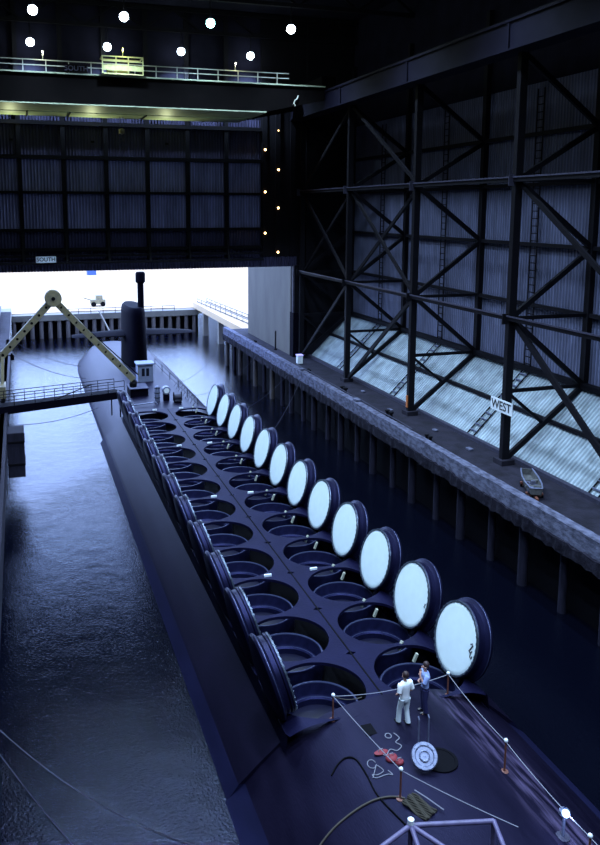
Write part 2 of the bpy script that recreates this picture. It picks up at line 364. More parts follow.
# crane rail girder on top of the frames
t = thing('crane_girder', 'huge dark box girder carrying the crane rail along the west side', 'girder', (13.0, 0, 28.1))
MB().box(12.35, 13.6, -45, 56.8, 28.1, 29.75).build('girder_box', M['girder'], t)
MB().box(12.2, 13.75, -45, 56.8, 28.0, 28.12).build('bottom_flange', M['girder'], t)
MB().box(12.2, 13.75, -45, 56.8, 29.7, 29.85).build('top_flange', M['girder'], t)
MB().box(12.6, 12.8, -45, 56.8, 29.85, 30.05).build('rail', M['steel'], t)
for k in range(-1, 3):
    y = FY + FS * k; MB().box(12.24, 12.34, y - .12, y + .12, 28.1, 29.7).build('stiffener', M['girder'], t)
# roof trusses (dim)
for i, y in enumerate((FY - FS, FY, FY + FS, FY + 2 * FS, 55.9)):
    t = thing('roof_truss', 'dim steel roof truss overhead, number %s from the south gate' % ('five four three two one'.split()[i]), 'roof truss', (-10, y, 36.6), 'roof trusses')
    MB().bar((-40, y, 38.7), (20, y, 38.7), .4, .4).build('top_chord', M['steel'], t)
    MB().bar((-40, y, 36.6), (20, y, 36.6), .35, .35).build('bottom_chord', M['steel'], t)
    x = -40
    while x < 19:
        bars('web_diagonal', (x, y, 36.6), (x + 3, y, 38.7), .18, .2, t); bars('web_diagonal', (x + 3, y, 38.7), (x + 6, y, 36.6), .18, .2, t); x += 6

# ------------------------------------------------------------------ ceiling lamps
LZ = 34.42
def text(body, size, m, parent=None, name='lettering', ext=.004):
    c = bpy.data.curves.new(name, 'FONT'); c.body = body; c.size = size; c.align_x = 'CENTER'; c.align_y = 'CENTER'; c.extrude = ext; c.offset = size * .012
    o = bpy.data.objects.new('temporary_text', c); COL.objects.link(o); bpy.context.view_layer.update()
    me = bpy.data.meshes.new_from_object(o.evaluated_get(bpy.context.evaluated_depsgraph_get())); bpy.data.objects.remove(o)
    me.materials.clear(); me.materials.append(m); o = bpy.data.objects.new(name, me); COL.objects.link(o); o.parent = parent; return o
lx = [(-15.3, 'leftmost'), (-7.85, 'second from the left'), (-.3, 'third from the left'), (7.2, 'rightmost')]
ry = [(42.3, 'in the nearer visible row'), (55.3, 'in the row by the south wall'), (28.9, 'third row from the south'), (15.6, 'fourth row from the south'),
      (2.3, 'fifth row from the south'), (-11, 'sixth row from the south'), (-24.2, 'seventh row from the south')]
LAMPPOW = 12500
proto = None
for (y, yn) in ry:
    for (x, xn) in lx:
        green = (y == 42.3 and x == -.3)
        t = thing('ceiling_lamp', 'bright %s ceiling lamp, %s %s' % ('greenish' if green else 'bluish white', xn, yn), 'lamp', (x, y, LZ), 'high bay ceiling lamps')
        if proto is None:
            a = MB().lathe([(.10, .5), (.16, .42), (.22, .3), (.42, .02), (.44, 0), (.40, .0), (.20, .28), (.10, .32)], n=20).build('reflector', M['galv'], t, smooth=40, local=True)
            b = MB().tube([(0, 0, .5), (0, 0, 2.1)], .05).build('hanger', M['steel'], t, local=True)
            c = MB().sphere((0, 0, .0), .40, 14, 8).build('bulb', M['lamp'], t, smooth=60, local=True)
            proto = (a, b, c)
        else:
            for q in proto:
                d = q.copy(); COL.objects.link(d); d.parent = t
                if q is proto[2] and green: d.data = q.data.copy(); d.data.materials[0] = M['lampgreen']
        l = bpy.data.lights.new('lamp_light', 'SPOT'); l.energy = LAMPPOW; l.color = (.50, .70, 1.0); l.spot_size = math.radians(128); l.spot_blend = .9; l.shadow_soft_size = .42
        lo = bpy.data.objects.new('lamp_light', l); COL.objects.link(lo); lo.parent = t; lo.location = (0, 0, -.45)
# amber lamps on the gate corner
for (x, z, lab) in ((9.3, 24.78, 'top of the left line'), (9.3, 20.17, 'middle of the left line'), (9.3, 15.6, 'bottom of the left line'),
                    (10.83, 26.89, 'topmost and faintest of the right line'), (10.86, 22.62, 'second down the right line'), (10.84, 18.4, 'third down the right line'), (10.83, 13.44, 'lowest of the right line')):
    t = thing('amber_lamp', 'small amber lamp on the dark gate corner, ' + lab, 'lamp', (x, 56.7, z), 'amber lamps on the gate corner')
    MB().box(x - .12, x + .12, 56.66, 56.76, z - .15, z + .15).build('backplate', M['steel'], t)
    MB().sphere((x, 56.6, z), .07 if z > 26 else .13, 10, 6).build('bulb', M['amber'], t, smooth=60)
for i, x in enumerate((9.3, 10.83, 12.6)):
    o = MB().box(x - .28, x + .28, 56.7, 56.88, 12.97, 30).build('corner_post', M['steel'])
    tag(solo(o, (x, 56.8, 12.97)), 'dark gate corner post, ' + ['with the left line of amber lamps', 'with the right line of amber lamps', 'against the west trusses'][i], 'post')
t = thing('gate_column', 'dark column between the pale wing panel and the west trusses', 'column', (13.5, 57, 1.2))
MB().box(12.75, 14.2, 56.6, 57.5, 6.45, 11.9).build('upper_shaft', M['steel'], t)
MB().box(12.62, 14.3, 56.3, 57.5, 1.2, 6.45).build('lower_casing', M['sail'], t)
MB().box(12.6, 12.78, 56.4, 56.6, 6.45, 11.9).build('edge_angle', M['steel2'], t)

# ------------------------------------------------------------------ overhead travelling crane
t = thing('bridge_crane', 'overhead crane bridge with pale underside and railings below the ceiling', 'crane', (-10, 50, 27.6))
MB().prism([(-40, 27.6), (6.2, 27.6), (12.2, 28.9), (12.2, 30.1), (-40, 30.1)], 1, 46.5, 46.75).build('front_girder_web', M['crane'], t)
MB().prism([(-40, 27.6), (6.0, 27.6), (12.2, 28.9), (12.2, 30.1), (-40, 30.1)], 1, 55.6, 55.8).build('rear_girder_web', M['crane'], t)
MB().box(-40, 6.2, 46.4, 51.9, 27.5, 27.6).build('front_bottom_plate', M['craneflange'], t)
MB().box(-40, 6.0, 52.5, 55.9, 27.5, 27.6).build('rear_bottom_plate', M['craneflange'], t)
MB().box(-40, 12.2, 46.2, 48.5, 30.1, 30.22).build('walkway', M['craneflange'], t)
MB().box(-40, 12.2, 53.5, 55.9, 30.1, 30.22).build('rear_walkway', M['crane'], t)
MB().box(11.9, 13.4, 46.5, 55.8, 29.9, 31.2).build('end_truck', M['crane'], t)
for y in (47.5, 54.5): MB().tube([(12.5, y, 30.3), (12.9, y, 30.3)], .4, 16).build('wheel', M['steel'], t)
rl = MB()
for z in (30.75, 31.2): rl.bar((-40, 46.25, z), (8.4, 46.25, z), .07)
rl.build('handrail', M['railpale'], t)
x = -39.6
while x < 8.5:
    MB().bar((x, 46.25, 30.2), (x, 46.25, 31.25), .07).build('rail_post', M['railpale'], t); x += 1.95
MB().box(-12.6, -10.7, 46.12, 46.18, 30.25, 30.95).build('notice_board', M['crane'], t)
for k2, wd in ((-16, 2.0), (-12, 1.0), (-4.6, 1.5)):
    MB().box(k2, k2 + .12, 52, 55.9, 27.38, 27.5).build('cross_beam', M['steel'], t)
sg = text('SOUTH', .62, M['steel2'], t); sg.location = Vector((-11.65, 46.11, 30.6)) - ORG[t]; sg.rotation_euler = (PI / 2, 0, 0)
cb = thing('crane_cab', 'yellow railed operator platform on the crane walkway', 'platform', (-7.2, 46.3, 30.2))
MB().box(-9.4, -5.8, 45.6, 47.4, 30.2, 30.3).build('floor_plate', M['yellow'], cb)
MB().box(-9.4, -5.8, 45.62, 45.68, 30.55, 31.0).build('kick_panel', M['yellow'], cb)
for z in (31.35, 31.75): MB().bar((-9.4, 45.65, z), (-5.8, 45.65, z), .09).build('rail', M['yellow'], cb)
for x in (-9.4, -8.2, -7.1, -5.8): MB().bar((x, 45.65, 30.25), (x, 45.65, 31.8), .09).build('post', M['yellow'], cb)
MB().bar((-9.4, 47.3, 31.75), (-5.8, 47.3, 31.75), .09).build('rail', M['yellow'], cb)
for x in (-9.4, -5.8): MB().bar((x, 45.65, 31.75), (x, 47.3, 31.75), .09).build('rail', M['yellow'], cb)
MB().box(-8.9, -7.0, 46.5, 47.1, 30.3, 31.2).build('control_desk', M['yellow'], cb)
t = thing('hoist_hook', 'pulley block with hook hanging under the crane bridge', 'hook', (-6.8, 54.2, 25.9))
MB().tube([(-6.9, 54.2, 27.5), (-6.9, 54.2, 26.3)], .03, 6).build('cable', M['steel2'], t); MB().tube([(-6.6, 54.2, 27.5), (-6.6, 54.2, 26.3)], .03, 6).build('cable', M['steel2'], t)
MB().lathe([(.05, 0), (.28, .1), (.28, .5), (.05, .6)], (-6.75, 54.2, 25.75), 14).build('block', M['boom'], t)
MB().tube([(-6.75 + .22 * math.sin(a * .4), 54.2, 25.5 - .22 + .22 * math.cos(a * .4)) for a in range(0, 12)], .05, 6).build('hook', M['steel2'], t)
t = thing('girder_fitting', 'small pale hanging fitting at the crane girder corner', 'fitting', (9.0, 46.4, 28.9))
MB().tube([(9.4, 46.3, 29.2), (9.25, 46.2, 28.9), (9.05, 46.25, 28.75), (8.95, 46.3, 28.45), (9.1, 46.3, 28.25)], .07, 6).build('bracket', M['railpale'], t)
# floodlights under the bridge, washing its underside
for i, x in enumerate((-17.5, -9.5, -1.8)):
    t = thing('bridge_floodlight', 'small greenish floodlight on the south wall under the crane bridge, ' + ['left one', 'middle one', 'right one'][i], 'lamp', (x, 56.3, 25.2), 'floodlights under the crane bridge')
    MB().box(x - .18, x + .18, 56.1, 56.4, 25.0, 25.2).build('housing', M['steel'], t)
    MB().bar((x, 56.3, 25.05), (x, 57.15, 24.9), .06).build('bracket', M['steel'], t)
    l = bpy.data.lights.new('flood', 'SPOT'); l.energy = 430; l.color = (.9, 1.0, .55); l.spot_size = math.radians(140); l.spot_blend = .7; l.shadow_soft_size = .1
    lo = bpy.data.objects.new('flood', l); COL.objects.link(lo); lo.parent = t; lo.location = (0, 0, .12); lo.rotation_euler = (-(PI - .75), 0, 0)
l = bpy.data.lights.new('cab_light', 'POINT'); l.energy = 160; l.color = (1, 1, .5); l.shadow_soft_size = .1
lo = bpy.data.objects.new('cab_light', l); COL.objects.link(lo); lo.parent = cb; lo.location = (-.4, -.9, 2.1)
MB().tube([(-7.6, 45.6, 31.75), (-7.6, 45.4, 32.5)], .03, 6).build('lamp_arm', M['yellow'], cb)
for i, x in enumerate((3.0, -14.5)):
    t = thing('walkway_lamp', 'small walkway lamp on the crane handrail, ' + ['right of the yellow platform' , 'left of the yellow platform'][i], 'lamp', (x, 46.25, 31.2), 'crane walkway lamps')
    MB().bar((x, 46.25, 31.2), (x, 46.0, 31.9), .05).build('arm', M['railpale'], t); MB().lathe([(.02, .12), (.14, .0), (.10, -.01)], (x, 46.0, 31.9), 12).build('shade', M['steel'], t)
    l = bpy.data.lights.new('walk_light', 'POINT'); l.energy = 110; l.color = (1, 1, .75); l.shadow_soft_size = .06
    lo = bpy.data.objects.new('walk_light', l); COL.objects.link(lo); lo.parent = t; lo.location = (0, -.3, .6)

# ------------------------------------------------------------------ signs
t = thing('south_sign', 'small pale sign reading SOUTH on the lower south wall', 'sign', (-14.6, 55.8, 13.1))
MB().box(-15.6, -13.6, 55.7, 55.76, 12.78, 13.42).build('plate', M['signblue'], t)
q = text('SOUTH', .56, M['black'], t); q.location = (0, -.12, 0); q.rotation_euler = (PI / 2, 0, 0)
t = thing('west_sign', 'white sign reading WEST in black, tied to a truss post', 'sign', (13.1, FY, 5.25))
MB().box(13.1, 13.16, FY - 1.15, FY + 1.25, 4.83, 5.68).build('plate', M['white'], t)
q = text('WEST', .84, M['black'], t); q.location = (-.015, .05, 0); q.rotation_euler = (PI / 2, 0, -PI / 2)

# ------------------------------------------------------------------ the submarine
sub = thing('submarine', 'long black submarine moored with two rows of missile hatches open', 'submarine', (XC, 20, WZ))
def dens(p, n=6):
    out = []
    for a, b in zip(p[:-1], p[1:]):
        out += [(a[0] + (b[0] - a[0]) * i / n, a[1] + (b[1] - a[1]) * i / n) for i in range(n)]
    return out + [p[-1]]
Np = [(0, -.88), (1.5, -.98), (2.6, -1.22), (3.6, -1.66), (4.4, -2.13), (5.2, -2.80), (5.85, -3.42), (6.62, -4.0), (6.9, -5.5)]
Mp = [(0, -2.85), (1.5, -2.85), (3.0, -2.85), (4.2, -2.85), (4.42, -2.0), (5.3, -2.72), (6.1, -3.42), (6.55, -4.0), (6.7, -5.5)]
Fp = [(0, -1.42), (1.5, -1.46), (3.0, -1.62), (4.2, -2.1), (5.0, -2.7), (5.7, -3.35), (6.1, -3.75), (6.35, -4.2), (6.5, -5.5)]
def lerp(p, q, f): return [(a[0] + (b[0] - a[0]) * f, a[1] + (b[1] - a[1]) * f) for a, b in zip(p, q)]
def sm(p):
    """catmull-rom through the rounded part, straight in the waterline band"""
    out = []
    for i in range(len(p) - 1):
        p0, p1, p2, p3 = p[max(i - 1, 0)], p[i], p[i + 1], p[min(i + 2, len(p) - 1)]
        if i == 0: p0 = (-p2[0], p2[1])
        for k in range(5):
            s = k / 5
            if i >= 5: out.append((p1[0] + (p2[0] - p1[0]) * s, p1[1] + (p2[1] - p1[1]) * s)); continue
            if i == 4: p3 = (2 * p2[0] - p1[0], 2 * p2[1] - p1[1])
            out.append(tuple(.5 * (2 * p1[j] + (p2[j] - p0[j]) * s + (2 * p0[j] - 5 * p1[j] + 4 * p2[j] - p3[j]) * s * s + (3 * p1[j] - p0[j] - 3 * p2[j] + p3[j]) * s ** 3) for j in (0, 1)))
    return out + [p[-1]]
def sect(y, p, su=1, dz=0):
    q = [(u * su, z + dz) for u, z in p]
    return [(XC - u, y, z) for u, z in q[::-1]] + [(XC + u, y, z) for u, z in q[1:]]
Ns, Fs = sm(Np), sm(Fp); Ms = dens(Mp, 5)
secs = [sect(-45, Ns, .86, -.5), sect(-25, Ns, .96, -.12), sect(-12, Ns), sect(-6, Ns), sect(-1.4, Ns), sect(-1.4, Ms), sect(10, Ms), sect(30, Ms), sect(46.3, Ms), sect(46.3, Fs)]
for y, s, d in ((55, 1, 0), (65, 1, .0), (74, 1, .0), (80, 1, -.05), (85, .965, -.15), (89, .89, -.35), (92.5, .76, -.6), (95, .62, -.9), (97, .45, -1.3), (98.3, .26, -1.8), (98.9, .05, -2.6)):
    secs.append(sect(y, Fs, s, d))
hm = MB(); hm.loft(secs)
nf = len(secs[0]) - 1; nb = 10
hm.m = [1 if (i % nf) < nb or (i % nf) >= nf - nb else 0 for i in range(len(hm.f))]
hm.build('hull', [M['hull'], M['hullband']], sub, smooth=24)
def pale_streaks(m):  # mixes paler purple streaks into the right side of the after hull
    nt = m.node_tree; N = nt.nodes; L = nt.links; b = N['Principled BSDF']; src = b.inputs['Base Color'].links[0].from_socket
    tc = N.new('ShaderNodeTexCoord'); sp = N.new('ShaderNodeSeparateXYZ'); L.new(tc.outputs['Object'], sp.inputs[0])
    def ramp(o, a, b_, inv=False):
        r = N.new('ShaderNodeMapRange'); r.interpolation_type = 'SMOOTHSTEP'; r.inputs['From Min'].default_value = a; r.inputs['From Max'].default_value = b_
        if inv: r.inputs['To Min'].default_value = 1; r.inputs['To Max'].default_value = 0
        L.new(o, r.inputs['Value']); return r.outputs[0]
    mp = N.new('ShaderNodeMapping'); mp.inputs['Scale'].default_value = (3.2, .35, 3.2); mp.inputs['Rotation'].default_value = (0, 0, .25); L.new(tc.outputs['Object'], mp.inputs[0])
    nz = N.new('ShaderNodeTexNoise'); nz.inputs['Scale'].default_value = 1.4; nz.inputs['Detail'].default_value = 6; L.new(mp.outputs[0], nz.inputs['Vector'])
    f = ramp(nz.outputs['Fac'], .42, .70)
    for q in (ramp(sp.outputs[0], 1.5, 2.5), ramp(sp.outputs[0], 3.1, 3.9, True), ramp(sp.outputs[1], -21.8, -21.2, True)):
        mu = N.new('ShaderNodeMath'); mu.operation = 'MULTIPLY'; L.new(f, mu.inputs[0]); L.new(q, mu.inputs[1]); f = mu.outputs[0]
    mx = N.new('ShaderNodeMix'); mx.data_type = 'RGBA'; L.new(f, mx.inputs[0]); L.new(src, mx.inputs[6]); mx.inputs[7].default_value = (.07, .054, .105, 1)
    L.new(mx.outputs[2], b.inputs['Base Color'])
pale_streaks(M['hull'])
# flat missile deck with round wells
TU, RH = 2.25, 1.88
def dz_(x):
    u = abs(x - XC); return -1.1 - (.35 * ((u - 3) / 1.34) ** 2 if u > 3 else 0)
dk = MB()
for i in range(12):
    for s in (-1, 1):
        cx, cy = XC + s * TU, 4 * i; n = 64; outer = []; inner = []
        x0, x1 = (0.0, 4.34); y0, y1 = cy - 2, cy + 2
        if i == 0: y0 = cy - 2.0
        if i == 11: y1 = cy + 2.3
        for k2 in range(n):
            a = 2 * PI * k2 / n; c, d = math.cos(a), math.sin(a)
            ax = (x1 - TU) if c > 0 else TU; ay = (y1 - cy) if d > 0 else (cy - y0)
            tt = min(ax / abs(c) if abs(c) > 1e-6 else 1e9, ay / abs(d) if abs(d) > 1e-6 else 1e9)
            outer.append((cx + s * c * tt, cy + d * tt)); inner.append((cx + s * c * RH, cy + d * RH))
        mids = [[(o_[0] + (i_[0] - o_[0]) * f, o_[1] + (i_[1] - o_[1]) * f) for o_, i_ in zip(outer, inner)] for f in (0, .35, .7, 1)]
        rows = [[(q_[0], q_[1], dz_(q_[0])) for q_ in m_] for m_ in mids]
        rows.append([(q_[0], q_[1], q_[2] - .14) for q_ in rows[3]])
        fs = [(r_ * n + k2, r_ * n + (k2 + 1) % n, (r_ + 1) * n + (k2 + 1) % n, (r_ + 1) * n + k2) for r_ in range(4) for k2 in range(n)]
        if s < 0: fs = [f[::-1] for f in fs]
        dk.add([q_ for r_ in rows for q_ in r_], fs)
for s in (-1, 1):
    xs = XC + s * 4.34
    dk.add([(xs, -2, -1.45), (xs, 46.3, -1.45), (xs + s * .1, 46.3, -2.1), (xs + s * .1, -2, -2.1)], [(0, 1, 2, 3) if s < 0 else (3, 2, 1, 0)])
dk.build('missile_deck', M['deck'], sub, smooth=40)
MB().box(XC - .035, XC + .035, -1.4, 46.3, -1.1, -1.085).build('deck_seam', M['pit'], sub)
# well floor
MB().box(XC - 4.3, XC + 4.3, -1.38, 46.2, -2.84, -2.8).build('well_floor', M['pit'], sub)
# launch tube prototypes
tubes = []
def make_tube():
    o = MB().lathe([(1.26, -.98), (1.28, -.62), (1.34, -.56), (1.46, -.56), (1.50, -.50), (1.52, -.06), (1.55, 0), (1.63, 0), (1.66, -.05), (1.68, -.98)], n=56).build('launch_tube', M['ring'], sub, smooth=35, local=True)
    MB().lathe([(1.535, -.03), (1.552, .006), (1.60, .008)], n=56).build('worn_rim', M['ringedge'], o, local=True)
    MB().lathe([(1.335, -.575), (1.345, -.553), (1.38, -.552)], n=56).build('inner_ring', M['ringedge'], o, local=True)
    MB().lathe([(1.27, -.86), (1.1, -.80), (.7, -.73), (.4, -.70), (.15, -.69), (.001, -.69)], n=48).build('closure_membrane', M['membrane'], o, smooth=60, local=True)
    return o
p = None
for i in range(12):
    for s in (-1, 1):
        if p is None: p = make_tube(); o = p
        else: o = copy_tree(p)
        o.location = Vector((XC + s * TU, 4 * i, -1.80)) - ORG[sub]; o.rotation_euler.z = random.uniform(-.2, .2)
# small pale latch blocks on the deck
lb = MB().box(-.2, .2, -.05, .05, 0, .12).build('deck_latch', M['white'], sub, local=True); lb['label'] = 'small pale latch block'
lb2 = MB().box(-.05, .05, -.06, .06, 0, .42).build('hinge_pin', M['railpale'], sub, local=True); lb2['label'] = 'short pale hinge pin'
spots = []
first = True
for i in range(12):
    for s in (-1, 1):
        if i % 3 == 2:
            o = lb if first else lb.copy()
            if not first: COL.objects.link(o)
            first = False; o.location = Vector((XC + s * 1.3, 4 * i + 1.95, -1.1)) - ORG[sub]
fi = True
for i in range(12):
    o = lb2 if fi else lb2.copy()
    if not fi: COL.objects.link(o)
    fi = False; o.location = Vector((XC + 2.55, 4 * i + .98, -1.38)) - ORG[sub]; o.rotation_euler = (.15, .3, 0)
    o = lb2.copy(); COL.objects.link(o); o.location = Vector((XC + 2.35, 4 * i + 2.0, -1.38)) - ORG[sub]; o.rotation_euler = (.1, .5, .5)
# open hatches
TILT = math.radians(16)
def make_hatch():
    n = 72
    o = MB().lathe([(1.5, 0), (1.56, -.06), (1.56, -.14), (1.51, -.18), (1.54, -.36), (1.62, -.42), (1.71, -.47), (1.73, -.54), (1.69, -.63), (1.5, -.71), (1.0, -.79), (.4, -.83), (.001, -.84)], n=n).build('missile_hatch', M['lidback'], sub, smooth=35, local=True)
    MB().lathe([(.001, .035), (1.3, .03), (1.44, .022), (1.47, .0)], n=n).build('hatch_liner', M['lidface'], o, smooth=50, local=True)['label'] = 'round white hatch liner'
    r = MB(); r.lathe([(1.47, .0), (1.475, .05), (1.54, .05), (1.56, -.02)], n=n)
    for k2 in range(36):
        a = 2 * PI * k2 / 36; c, d = math.cos(a), math.sin(a)
        r.bar((c * 1.51, d * 1.51, .0), (c * 1.51, d * 1.51, .075), .10, .06, up=(c, d, 0))
    r.build('locking_ring', M['lidring'], o, local=True)
    MB().tube([(1.71 * math.cos(2 * PI * k2 / 48), 1.71 * math.sin(2 * PI * k2 / 48), -.50) for k2 in range(49)], .018, 6, False).build('flange_bead', M['ringedge'], o, local=True)
    for yy in (-.55, .55):
        MB().prism([(-1.35, -.75), (-1.35, -.3), (-1.75, -.2), (-2.0, -.45), (-1.9, -.75)], 1, yy - .14, yy + .14).build('hinge_arm', M['lidback'], o, local=True)
    return o
hp = None; marked = []
for s in (1, -1):
    for i in range(12):
        if hp is None: hp = make_hatch(); o = hp
        else: o = copy_tree(hp)
        if s > 0 and i < 2: marked.append(o)
        o.location = Vector((XC + s * 4.0, 4 * i, .03)) - ORG[sub]
        mt = Matrix.Rotation(-(PI / 2 - TILT), 3, 'Y') if s > 0 else Matrix.Rotation(PI / 2 - TILT, 3, 'Y') @ Matrix.Rotation(PI, 3, 'Z')
        o.rotation_euler = mt.to_euler()
# the dark painted squiggle near the rim of the two nearest hatches
for i, o in enumerate(marked):
        if True:
            k2 = 1 if i == 0 else .45
            g = MB()
            pts = [(.30, .02), (.36, .10), (.30, .17), (.20, .12), (.02, .02), (-.04, .16)]
            g.tube([(p_[0] * k2 + .02, -(1.06 + .22 * (i == 1) + p_[1] * k2), .045) for p_ in pts], .028 * (k2 ** .5), 6)
            if i == 0: g.tube([(p_[0], -(1.22 + p_[1]), .04) for p_ in ((.10, .04), (.0, -.02), (-.16, .02), (-.18, .10), (-.08, .13))], .026, 6)
            g.build('painted_mark', M['black'], o, local=True)['label'] = 'dark curly painted mark'
# sail with its planes and mast
SX = -3.42
def foil(hw, y0, y1, z, n=24):
    pts = []
    for k2 in range(n):
        a = 2 * PI * k2 / n; c = math.cos(a); f = (1 + c) / 2
        w = hw * (abs(math.sin(a)) ** .75) * (1 if c > -.2 else 1) * (1 if math.sin(a) >= 0 else -1)
        pts.append((SX + w, y0 + (y1 - y0) * (1 - c) / 2, z))
    return pts
sl = MB(); sl.loft([foil(1.55, 68.6, 78.2, -1.9), foil(1.45, 68.8, 78, 2.5), foil(1.38, 69, 78, 5.2), foil(1.28, 69.1, 77.9, 5.75), foil(1.0, 69.4, 77.5, 6.0)], True)
so = sl.build('sail', M['sail'], sub, smooth=40)
for s in (-1, 1):
    tip = SX + s * 7.85; rt = SX + s * 1.0
    def pf(x, yc, ch, z, th): return [(x, yc - ch / 2, z), (x, yc - ch * .2, z + th), (x, yc + ch * .25, z + th), (x, yc + ch / 2, z + .02), (x, yc + ch * .25, z - th), (x, yc - ch * .2, z - th)]
    ss = [pf(rt, 73.2, 4.4, 2.35, .34), pf(SX + s * 5.4, 73.2, 3.4, 2.25, .26), pf(tip, 73.3, 2.2, 2.15, .12)]
    if s < 0: ss = [q_[::-1] for q_ in ss]
    MB().loft(ss, True).build('fairwater_plane', M['sail'], so, smooth=30)
mo = MB().tube([(-2.75, 70.8, 5.0), (-2.75, 70.8, 9.2)], .40, 14).build('periscope_mast', M['sail'], so, smooth=40)
MB().lathe([(.45, 0), (.62, .15), (.62, 1.2), (.5, 1.42), (.001, 1.46)], (-2.75, 70.8, 9.0), 16).build('mast_head', M['sail'], so, smooth=40)
# access hatch on the after deck
HX, HY, HZ = -4.15, -5.35, -.90
MB().lathe([(.62, -.05), (.62, .05), (.52, .06), (.50, .035), (.001, .035)], (HX + .28, HY - .05, HZ + .02), 32, cap0=False).build('hatch_coaming', M['pit'], sub)
c = MB().lathe([(.001, .07), (.08, .06), (.15, .07), (.17, .03), (.30, .03), (.34, .07), (.43, .07), (.46, .02), (.46, -.06), (.001, -.1)], n=32).build('access_hatch_cover', M['galv'], sub, smooth=35, local=True)
c['label'] = 'pale round hatch cover standing open'
c.location = Vector((-4.56, -5.52, -.47)) - ORG[sub]; c.rotation_euler = Vector((-.28, -.62, .72)).to_track_quat('Z', 'Y').to_euler()
MB().lathe([(.14, .075), (.165, .09), (.19, .075)], n=20).build('hand_wheel', M['galv'], c, local=True)
for k2 in range(10):
    a = 2 * PI * k2 / 10; MB().box(.385 * math.cos(a) - .03, .385 * math.cos(a) + .03, .385 * math.sin(a) - .03, .385 * math.sin(a) + .03, .06, .09).build('hatch_dog', M['galv'], c, local=True)
for x in (-4.2, -3.8):
    MB().tube([(x, -4.45, -1.0), (x, -4.45, .12), (x, -4.38, .2)], .03, 6).build('grab_rail', M['galv'], sub)
MB().box(-5.70, -5.12, -3.35, -2.75, -1.1, -.955).build('deck_plate_opening', M['pit'], sub)

# ------------------------------------------------------------------ things on the after deck
def hz(u):
    u = abs(u)
    for a, b in zip(Ns[:-1], Ns[1:]):
        if a[0] <= u <= b[0]: return a[1] + (b[1] - a[1]) * (u - a[0]) / (b[0] - a[0])
    return -4
SP = [(-6.45, -1.85, 1.0, 'left rear one near the black wells'), (-5.93, -6.4, 1.05, 'left one nearest the lilac pipe frame'), (-1.42, -1.8, .95, 'under the nearest white hatch'),
      (-1.85, -6.3, 1.15, 'right one on the streaked hull side'), (-1.86, -10.5, 1.05, 'right one by the glowing blue lamp')]
tops = []
for x, y, h, lab in SP:
    z = hz(x - XC) - .02
    t = thing('rope_stanchion', 'rusty red rope stanchion with white knob, ' + lab, 'stanchion', (x, y, z), 'stanchions round the after deck')
    MB().tube([(x, y, z), (x, y, z + h)], .035, 8).build('post', M['stanchion'], t)
    MB().sphere((x, y, z + h + .05), .075, 10, 6).build('knob', M['white'], t, smooth=60)
    MB().lathe([(.14, 0), (.14, .03), (.04, .05)], (x, y, z), 12).build('base_flange', M['stanchion'], t)
    tops.append(Vector((x, y, z + h)))
def rope(a, b, sag, r, m, name, label, cat='rope', n=14, group=None):
    a, b = Vector(a), Vector(b)
    pts = [a.lerp(b, i / n) - Vector((0, 0, sag * 4 * (i / n) * (1 - i / n))) for i in range(n + 1)]
    o = MB().tube(pts, r, 6).build(name, M[m], smooth=60); return tag(solo(o, a), label, cat, group)
rope(tops[0], tops[2], .22, .014, 'rope', 'barrier_rope', 'pale barrier rope crossing behind the two men')
rope(tops[0], tops[1], .05, .014, 'rope', 'barrier_rope', 'pale barrier rope along the left of the after deck')
rope(tops[1], (-3.7, -9.6, .0), .05, .014, 'rope', 'barrier_rope', 'pale barrier rope from the left post down to the pipe frame')
rope(tops[2], tops[3], .10, .014, 'rope', 'barrier_rope', 'pale barrier rope from the nearest white hatch along the right side')
rope(tops[3], tops[4], .10, .014, 'rope', 'barrier_rope', 'pale barrier rope running to the blue lamp')
rope(tops[4], (-1.9, -14.5, .1), .05, .014, 'rope', 'barrier_rope', 'pale barrier rope leaving the photo at the lower right')
rope(tops[0], (-5.2, -1.75, -.55), .12, .018, 'hose', 'slack_line', 'slack brownish line drooping from the rear left post')
# glowing lamp by the right rope
lz = hz(-1.86 - XC)
t = thing('deck_lamp', 'glowing blue white lamp on a short stand by the right rope', 'lamp', (-1.8, -9.3, lz))
MB().tube([(-1.8, -9.3, lz - .03), (-1.8, -9.3, lz + .75)], .05, 8).build('stand', M['galv'], t)
MB().lathe([(.22, 0), (.22, .04), (.05, .06)], (-1.8, -9.3, lz - .02), 14).build('base', M['steel2'], t)
MB().lathe([(.10, 0), (.17, .08), (.16, .2), (.05, .28)], (-1.8, -9.3, lz + .72), 14).build('housing', M['galv'], t)
MB().sphere((-1.85, -9.42, lz + .92), .12, 12, 8).build('bulb', M['deckglow'], t, smooth=60)
l = bpy.data.lights.new('deck_light', 'POINT'); l.energy = 60; l.color = (.4, .55, 1); l.shadow_soft_size = .12
lo = bpy.data.objects.new('deck_light', l); COL.objects.link(lo); lo.parent = t; lo.location = (-.1, -.35, 1.0)
